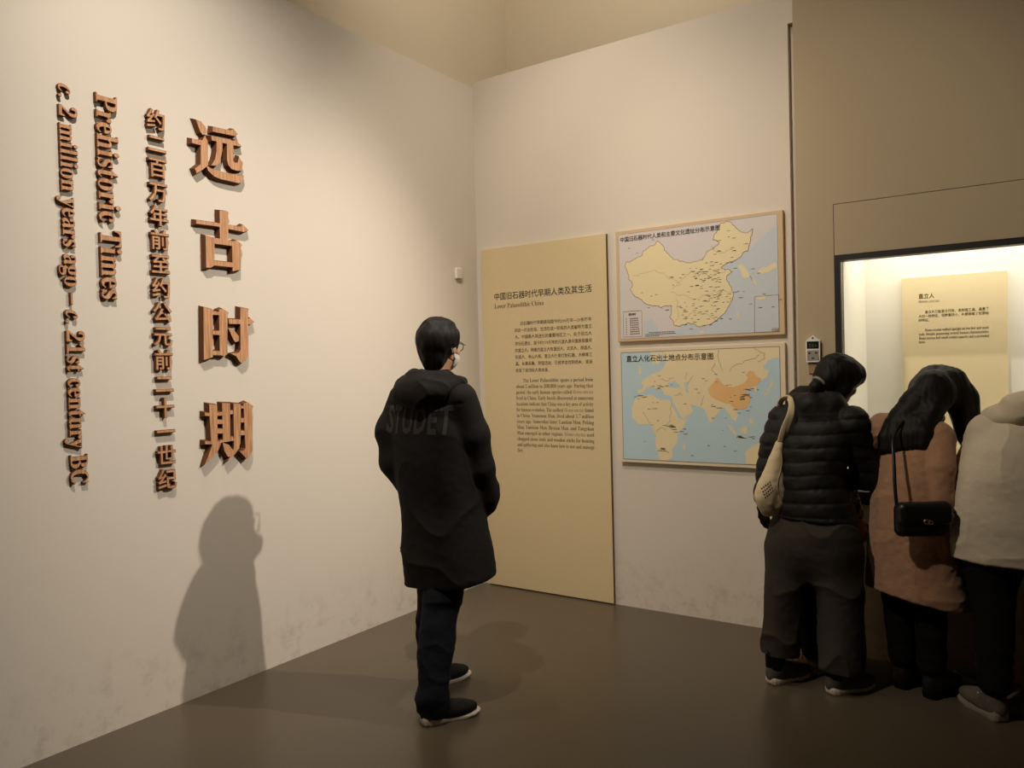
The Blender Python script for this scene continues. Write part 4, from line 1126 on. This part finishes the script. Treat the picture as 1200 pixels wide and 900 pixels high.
# ---------------------------------------------------------------- visitor mostly hidden behind the padded jacket
def visitor_hidden():
    root = person((-1.0, 3.97), 'person mostly hidden behind the padded jacket, with patterned sleeve and black trousers')
    ty = R(5)
    J = dict(yaw=ty, pelvis=(0.05, 0.0, 0.76), chest=(0.025, 0.01, 1.0), neck=(0.03, 0.02, 1.14), head=(0.04, 0.06, 1.265), hm=axes(R(10), R(18)),
             shL=(-0.10, 0.02, 1.07), shR=(0.145, 0.0, 1.06), elL=(-0.13, 0.03, 0.88), elR=(0.208, -0.02, 0.885), wrL=(-0.08, 0.1, 0.75), wrR=(0.258, -0.015, 0.735),
             handL=((0.3, 0.3, -0.8), (1, 0, 0)), handR=((0.26, 0.05, -0.95), (-0.2, 0.9, 0.2)), curl=0.35,
             hipL=(0.0, 0.0, 0.72), hipR=(0.14, 0.0, 0.72), knL=(0.005, 0.03, 0.40), knR=(0.16, 0.03, 0.40), anL=(0.02, -0.07, 0.085), anR=(0.17, 0.02, 0.085), footL=R(-33), footR=R(-25))
    link('body', body(J, 0.84, 0.006), m_skin, root)
    hm = J['hm']; c = J['head']; P = lambda *o: at(c, hm, *(q * 0.9 for q in o))
    F = Field((-0.10, -0.12, 1.10), (0.20, 0.22, 1.44), 0.006)
    F.ell(P(0, -0.014, 0.036), (0.090, 0.108, 0.092), hm, 0.01)
    F.ell(P(0, -0.060, -0.030), (0.074, 0.058, 0.080), hm, 0.03)
    F.ell(P(0, 0.120, -0.050), (0.085, 0.080, 0.100), hm, 0.012, cut=True)
    link('hair', F.mesh('hair', lambda P_, N: 0.003 * vnoise(P_, (50, 50, 25)), 1), m_hair, root)
    F = Field((-0.26, -0.2, 0.66), (0.38, 0.22, 1.24), 0.007)
    F.loft([(0.70, 0.05, 0.02, 0.135, 0.100), (0.90, 0.03, 0.03, 0.125, 0.09), (1.02, 0.024, 0.03, 0.125, 0.09), (1.11, 0.026, 0.015, 0.095, 0.080), (1.16, 0.03, 0.02, 0.06, 0.06)], ty, 0.02, 2.3)
    F.chain([(V2(*J['shL']), 0.060), (V2(*J['elL']), 0.052), (V2(-0.09, 0.085, 0.775), 0.042)], 0.02)
    F.chain([(V2(*J['shR']) + V2(-0.01, 0, 0), 0.056), (V2(*J['elR']) + V2(0.0, 0, 0), 0.047), (V2(0.254, -0.016, 0.765), 0.040)], 0.02)
    link('jacket', F.mesh('jacket', folds(0.007, (9, 9, 14)), 1), m_pattern, root)
    F = Field((-0.20, -0.26, 0.04), (0.36, 0.22, 0.84), 0.007)
    for q in 'LR':
        hp, kn, an = V2(*J['hip' + q]), V2(*J['kn' + q]), V2(*J['an' + q])
        F.chain([(hp, 0.088), (kn, 0.068), (an + V2(0, 0, 0.02), 0.056)], 0.02)
    link('trousers', F.mesh('trousers', folds(0.006, (7, 7, 12)), 1), m_blacktrouser, root)
    for q in 'LR':
        shoe(root, J['an' + q], J['foot' + q], m_trail, m_greysole, 0.245, 0.092, lace=m_sock, thick=0.024)
visitor_hidden()

# ---------------------------------------------------------------- woman in the camel coat
def visitor_camel():
    root = person((-0.50, 3.94), 'long-haired person in camel wool coat leaning over the lit case')
    ty = R(48)
    r = V2(math.cos(ty), -math.sin(ty), 0); f = V2(math.sin(ty), math.cos(ty), 0)
    J = dict(yaw=ty, pelvis=(-0.01, 0.0, 0.82), chest=(0.02, 0.05, 1.06), neck=(0.085, 0.085, 1.225), head=(0.165, 0.115, 1.345), hm=axes(R(52), R(40)),
             shL=(-0.06, 0.17, 1.185), shR=(0.090, -0.045, 1.160), elL=(0.03, 0.20, 0.95), elR=(0.055, -0.09, 0.895), wrL=(0.17, 0.16, 0.93), wrR=(0.215, -0.01, 0.825),
             handL=((0.9, -0.3, 0.05), (0, 0, -1)), handR=((0.8, 0.3, 0.1), (0, 0, -1)),
             hipL=(-0.065, 0.055, 0.80), hipR=(0.05, -0.06, 0.80), knL=(-0.055, 0.06, 0.44), knR=(0.035, -0.055, 0.44), anL=(-0.045, 0.05, 0.085), anR=(0.03, -0.065, 0.085), footL=R(50), footR=R(58))
    link('body', body(J, 0.88), m_skin, root)
    # long hair falling round the head, over the back and down past the face
    F = Field((-0.30, -0.22, 1.04), (0.40, 0.36, 1.56), 0.006)
    hm = J['hm']; c = J['head']; P = lambda *o: at(c, hm, *o)
    F.ell(P(0, -0.012, 0.036), (0.094, 0.112, 0.096), hm, 0.01)
    F.ell(P(0, -0.045, -0.020), (0.096, 0.085, 0.085), hm, 0.03)
    F.chain([(V2(0.10, 0.02, 1.385), 0.075), (V2(0.03, 0.025, 1.305), 0.066), (V2(-0.040, 0.025, 1.240), 0.050), (V2(-0.088, 0.015, 1.190), 0.034)], 0.035)
    F.chain([(V2(0.13, 0.0, 1.345), 0.062), (V2(0.06, -0.040, 1.275), 0.044), (V2(0.0, -0.060, 1.222), 0.030), (V2(-0.03, -0.072, 1.175), 0.014)], 0.03)
    for k in range(21):
        t = k / 20.0
        x0, y0, z0 = -0.098 + 0.135 * t, 0.03 - 0.095 * t, 1.205 + 0.030 * t
        x1, y1, z1 = -0.150 + 0.150 * t, 0.015 - 0.115 * t, 1.100 + 0.035 * t + 0.010 * math.sin(k * 2.4)
        F.chain([(V2(x0, y0, z0), 0.022), (V2((x0 + x1) / 2 - 0.004, (y0 + y1) / 2, (z0 + z1) / 2), 0.015), (V2(x1, y1, z1), 0.004)], 0.03)
    F.chain([(V2(0.20, 0.045, 1.400), 0.066), (V2(0.248, 0.040, 1.320), 0.054), (V2(0.256, 0.035, 1.235), 0.044), (V2(0.258, 0.030, 1.165), 0.034), (V2(0.256, 0.025, 1.085), 0.016)], 0.055)
    F.chain([(V2(0.235, 0.12, 1.385), 0.055), (V2(0.285, 0.10, 1.30), 0.040), (V2(0.300, 0.09, 1.215), 0.034), (V2(0.302, 0.08, 1.13), 0.018)], 0.02)
    F.chain([(V2(0.13, 0.17, 1.37), 0.06), (V2(0.10, 0.17, 1.27), 0.05), (V2(0.09, 0.18, 1.16), 0.03)], 0.03)
    def strands(P_, N):
        W = P_ + 0.015 * vnoise(P_, (8, 8, 8))[:, None]
        return 0.0022 * vnoise(W, (90, 90, 6)) + 0.0022 * vnoise(W + 4, (38, 38, 4))
    link('hair', F.mesh('hair', strands, 0), m_hair, root)
    # coat
    F = Field((-0.36, -0.34, 0.32), (0.44, 0.44, 1.30), 0.007)
    F.loft([(0.37, 0.005, 0.02, 0.225, 0.185), (0.55, 0.0, 0.015, 0.205, 0.17), (0.80, -0.012, 0.0, 0.178, 0.150), (0.98, -0.012, 0.02, 0.168, 0.140), (1.09, 0.0, 0.045, 0.172, 0.132), (1.17, 0.03, 0.065, 0.145, 0.112), (1.225, 0.065, 0.08, 0.085, 0.08), (1.255, 0.08, 0.085, 0.066, 0.066)], ty, 0.02, 2.3, tilt=(-0.22, 0), bottom=0.425)
    F.chain([(V2(*J['shR']) + V2(-0.012, 0, 0.0), 0.078), (V2(0.058, -0.112, 1.03), 0.070), (V2(0.045, -0.118, 0.90), 0.066), (V2(0.125, -0.080, 0.850), 0.058), (V2(0.195, -0.025, 0.834), 0.050)], 0.005)
    F.chain([(V2(*J['shL']), 0.076), (V2(*J['elL']), 0.064), (V2(0.14, 0.17, 0.928), 0.048)], 0.02)
    F.chain([(V2(0.15, 0.06, 1.235), 0.03), (V2(0.09, 0.0, 1.245), 0.034), (V2(0.02, 0.02, 1.245), 0.036), (V2(0.0, 0.10, 1.245), 0.034)], 0.02)
    link('coat', F.mesh('coat', folds(0.008, (6, 6, 5), 0.002), 1), m_camel, root)
    # trousers and boots
    F = Field((-0.24, -0.24, 0.08), (0.22, 0.24, 0.88), 0.007)
    for q in 'LR':
        hp, kn, an = V2(*J['hip' + q]), V2(*J['kn' + q]), V2(*J['an' + q])
        F.chain([(hp, 0.095), (kn, 0.070), (an + V2(0, 0, 0.06), 0.056)], 0.02)
    link('trousers', F.mesh('trousers', folds(0.005, (7, 7, 12)), 1), m_blacktrouser, root)
    for q in 'LR':
        shoe(root, J['an' + q], J['foot' + q], m_leather, m_sock, 0.245, 0.090, thick=0.028, high=0.03)
    # shoulder bag
    bag = empty('shoulder_bag', (root.location.x, root.location.y, 0), root.rotation_euler.z)
    tag(bag, 'small black leather shoulder bag with brass clasp against the camel coat', 'bag')
    F = Field((-0.26, -0.34, 0.68), (0.12, -0.08, 0.96), 0.005)
    sl, X, Y, Z = F.sub((-1, -1, -1), (1, 1, 2))
    def rbox(cx, cy, cz, hx, hy, hz, rr, k):
        dx = np.abs(X - cx) - hx + rr; dy = np.abs(Y - cy) - hy + rr; dz = np.abs(Z - cz) - hz + rr
        d = np.sqrt(np.maximum(dx, 0) ** 2 + np.maximum(dy, 0) ** 2 + np.maximum(dz, 0) ** 2) + np.minimum(np.maximum(dx, np.maximum(dy, dz)), 0) - rr
        F.put(sl, d.astype(np.float32), k)
    rbox(-0.073, -0.205, 0.826, 0.120, 0.034, 0.074, 0.032, 0)
    link('pouch', F.mesh('pouch', lambda P_, N: 0.002 * vnoise(P_, (14, 14, 14)), 1), m_leather, bag)
    F.F[:] = 0.25
    rbox(-0.073, -0.213, 0.850, 0.117, 0.034, 0.051, 0.026, 0)
    fl = link('flap', F.mesh('flap', lambda P_, N: 0.001 * vnoise(P_, (14, 14, 14)), 1), m_leather, bag)
    ring = lambda cx, cz, rr: tube([(cx + rr * math.cos(a), -0.249, cz + rr * 0.8 * math.sin(a)) for a in [k * math.pi / 6 for k in range(13)]], 0.0032, 'a', 6)
    link('clasp', join_meshes('clasp', [ring(-0.079, 0.822, 0.011), ring(-0.062, 0.819, 0.009)]), m_gold, fl)
    link('strap', tube([(-0.182, -0.205, 0.875), (-0.182, -0.190, 0.96), (-0.170, -0.160, 1.06), (-0.150, -0.115, 1.15), (-0.105, -0.062, 1.20), (-0.03, -0.02, 1.255), (0.02, 0.03, 1.27)], (0.0075, 0.0028), 'strap', 8, Vector((0.3, 1, 0.0))), m_leather, bag)
    link('strap', tube([(0.030, -0.205, 0.875), (0.06, -0.20, 0.86), (0.14, -0.10, 0.80), (0.12, -0.02, 0.80)], (0.0075, 0.0028), 'strap', 8, Vector((0.3, 1, 0.0))), m_leather, bag)
visitor_camel()

# ---------------------------------------------------------------- visitor in the beige parka
def visitor_parka():
    root = person((-0.22, 3.88), 'person in beige hooded parka and black trousers at the right edge')
    ty = R(22)
    r = V2(math.cos(ty), -math.sin(ty), 0)
    J = dict(yaw=ty, pelvis=(0.055, 0.03, 0.82), chest=(0.105, 0.05, 1.09), neck=(0.215, 0.06, 1.27), head=(0.375, 0.06, 1.375), hm=axes(R(95), R(40)),
             shL=(0.085, 0.09, 1.165), shR=(0.29, -0.02, 1.175), elL=(0.01, 0.14, 0.94), elR=(0.36, 0.03, 0.93), wrL=(0.10, 0.22, 0.90), wrR=(0.38, 0.08, 0.90),
             handL=((1, 0, 0), (0, 0, -1)), handR=((1, 0, 0), (0, 0, -1)),
             hipL=(-0.02, 0.03, 0.80), hipR=(0.13, 0.03, 0.80), knL=(0.015, -0.01, 0.45), knR=(0.10, 0.12, 0.45), anL=(-0.025, -0.085, 0.095), anR=(0.165, 0.20, 0.09), footL=R(-6), footR=R(-28))
    link('body', body(J, 0.86), m_skin, root)
    hm = J['hm']; c = J['head']; P = lambda *o: at(c, hm, *o)
    F = Field((0.16, -0.16, 1.2), (0.58, 0.28, 1.58), 0.006)
    F.ell(P(0, -0.014, 0.036), (0.090, 0.108, 0.092), hm, 0.01)
    F.ell(P(0, -0.060, -0.025), (0.072, 0.058, 0.075), hm, 0.03)
    F.ell(P(0, 0.120, -0.050), (0.085, 0.080, 0.100), hm, 0.012, cut=True)
    link('hair', F.mesh('hair', lambda P_, N: 0.003 * vnoise(P_, (50, 50, 25)), 1), m_hair, root)
    F = Field((-0.28, -0.28, 0.55), (0.52, 0.42, 1.40), 0.007)
    F.loft([(0.62, 0.075, 0.03, 0.222, 0.165), (0.80, 0.080, 0.03, 0.212, 0.165), (1.0, 0.115, 0.03, 0.200, 0.150), (1.12, 0.145, 0.04, 0.185, 0.140), (1.20, 0.175, 0.05, 0.150, 0.115), (1.27, 0.215, 0.06, 0.088, 0.085)], ty, 0.02, 2.3, tilt=(-0.10, 0), bottom=0.638)
    F.chain([(V2(0.067, 0.10, 1.181), 0.080), (V2(0.040, 0.12, 1.06), 0.072), (V2(*J['elL']), 0.066), (V2(0.08, 0.205, 0.905), 0.050)], 0.025)
    F.chain([(V2(*J['shR']), 0.080), (V2(*J['elR']), 0.066), (V2(0.372, 0.07, 0.905), 0.050)], 0.025)
    pk = link('parka', F.mesh('parka', folds(0.009, (6, 6, 9), 0.0012), 1), m_beige, root)
    F = Field((-0.02, -0.14, 1.14), (0.40, 0.28, 1.46), 0.006)
    rg = []
    for k in range(13):
        a = math.pi * (k / 12.0); w = math.cos(a); bk = math.sin(a)
        rg.append((V2(0.205, 0.055, 0) + r * (0.128 * w) - V2(math.sin(ty), math.cos(ty), 0) * (0.115 * bk - 0.02) + V2(0.02 * bk, 0, 1.285 + 0.035 * w), 0.034 + 0.012 * bk))
    F.chain(rg, 0.03)
    F.ell((0.185, -0.02, 1.305), (0.110, 0.070, 0.062), axes(ty, 0, R(10)), 0.03)
    link('hood', F.mesh('hood', folds(0.008, (9, 9, 14), 0.001), 1), m_beige, pk)
    F = Field((-0.20, -0.26, 0.05), (0.34, 0.36, 0.88), 0.007)
    for q in 'LR':
        hp, kn, an = V2(*J['hip' + q]), V2(*J['kn' + q]), V2(*J['an' + q])
        F.chain([(hp, 0.100), (kn, 0.080), (an + V2(0.0, 0, 0.055), 0.062)], 0.02)
    link('trousers', F.mesh('trousers', folds(0.006, (7, 7, 12)), 1), m_blacktrouser, root)
    for q in 'LR':
        shoe(root, J['an' + q], J['foot' + q], m_greyup, m_greysole, 0.262, 0.098, lace=m_whitesole, thick=0.026)
visitor_parka()
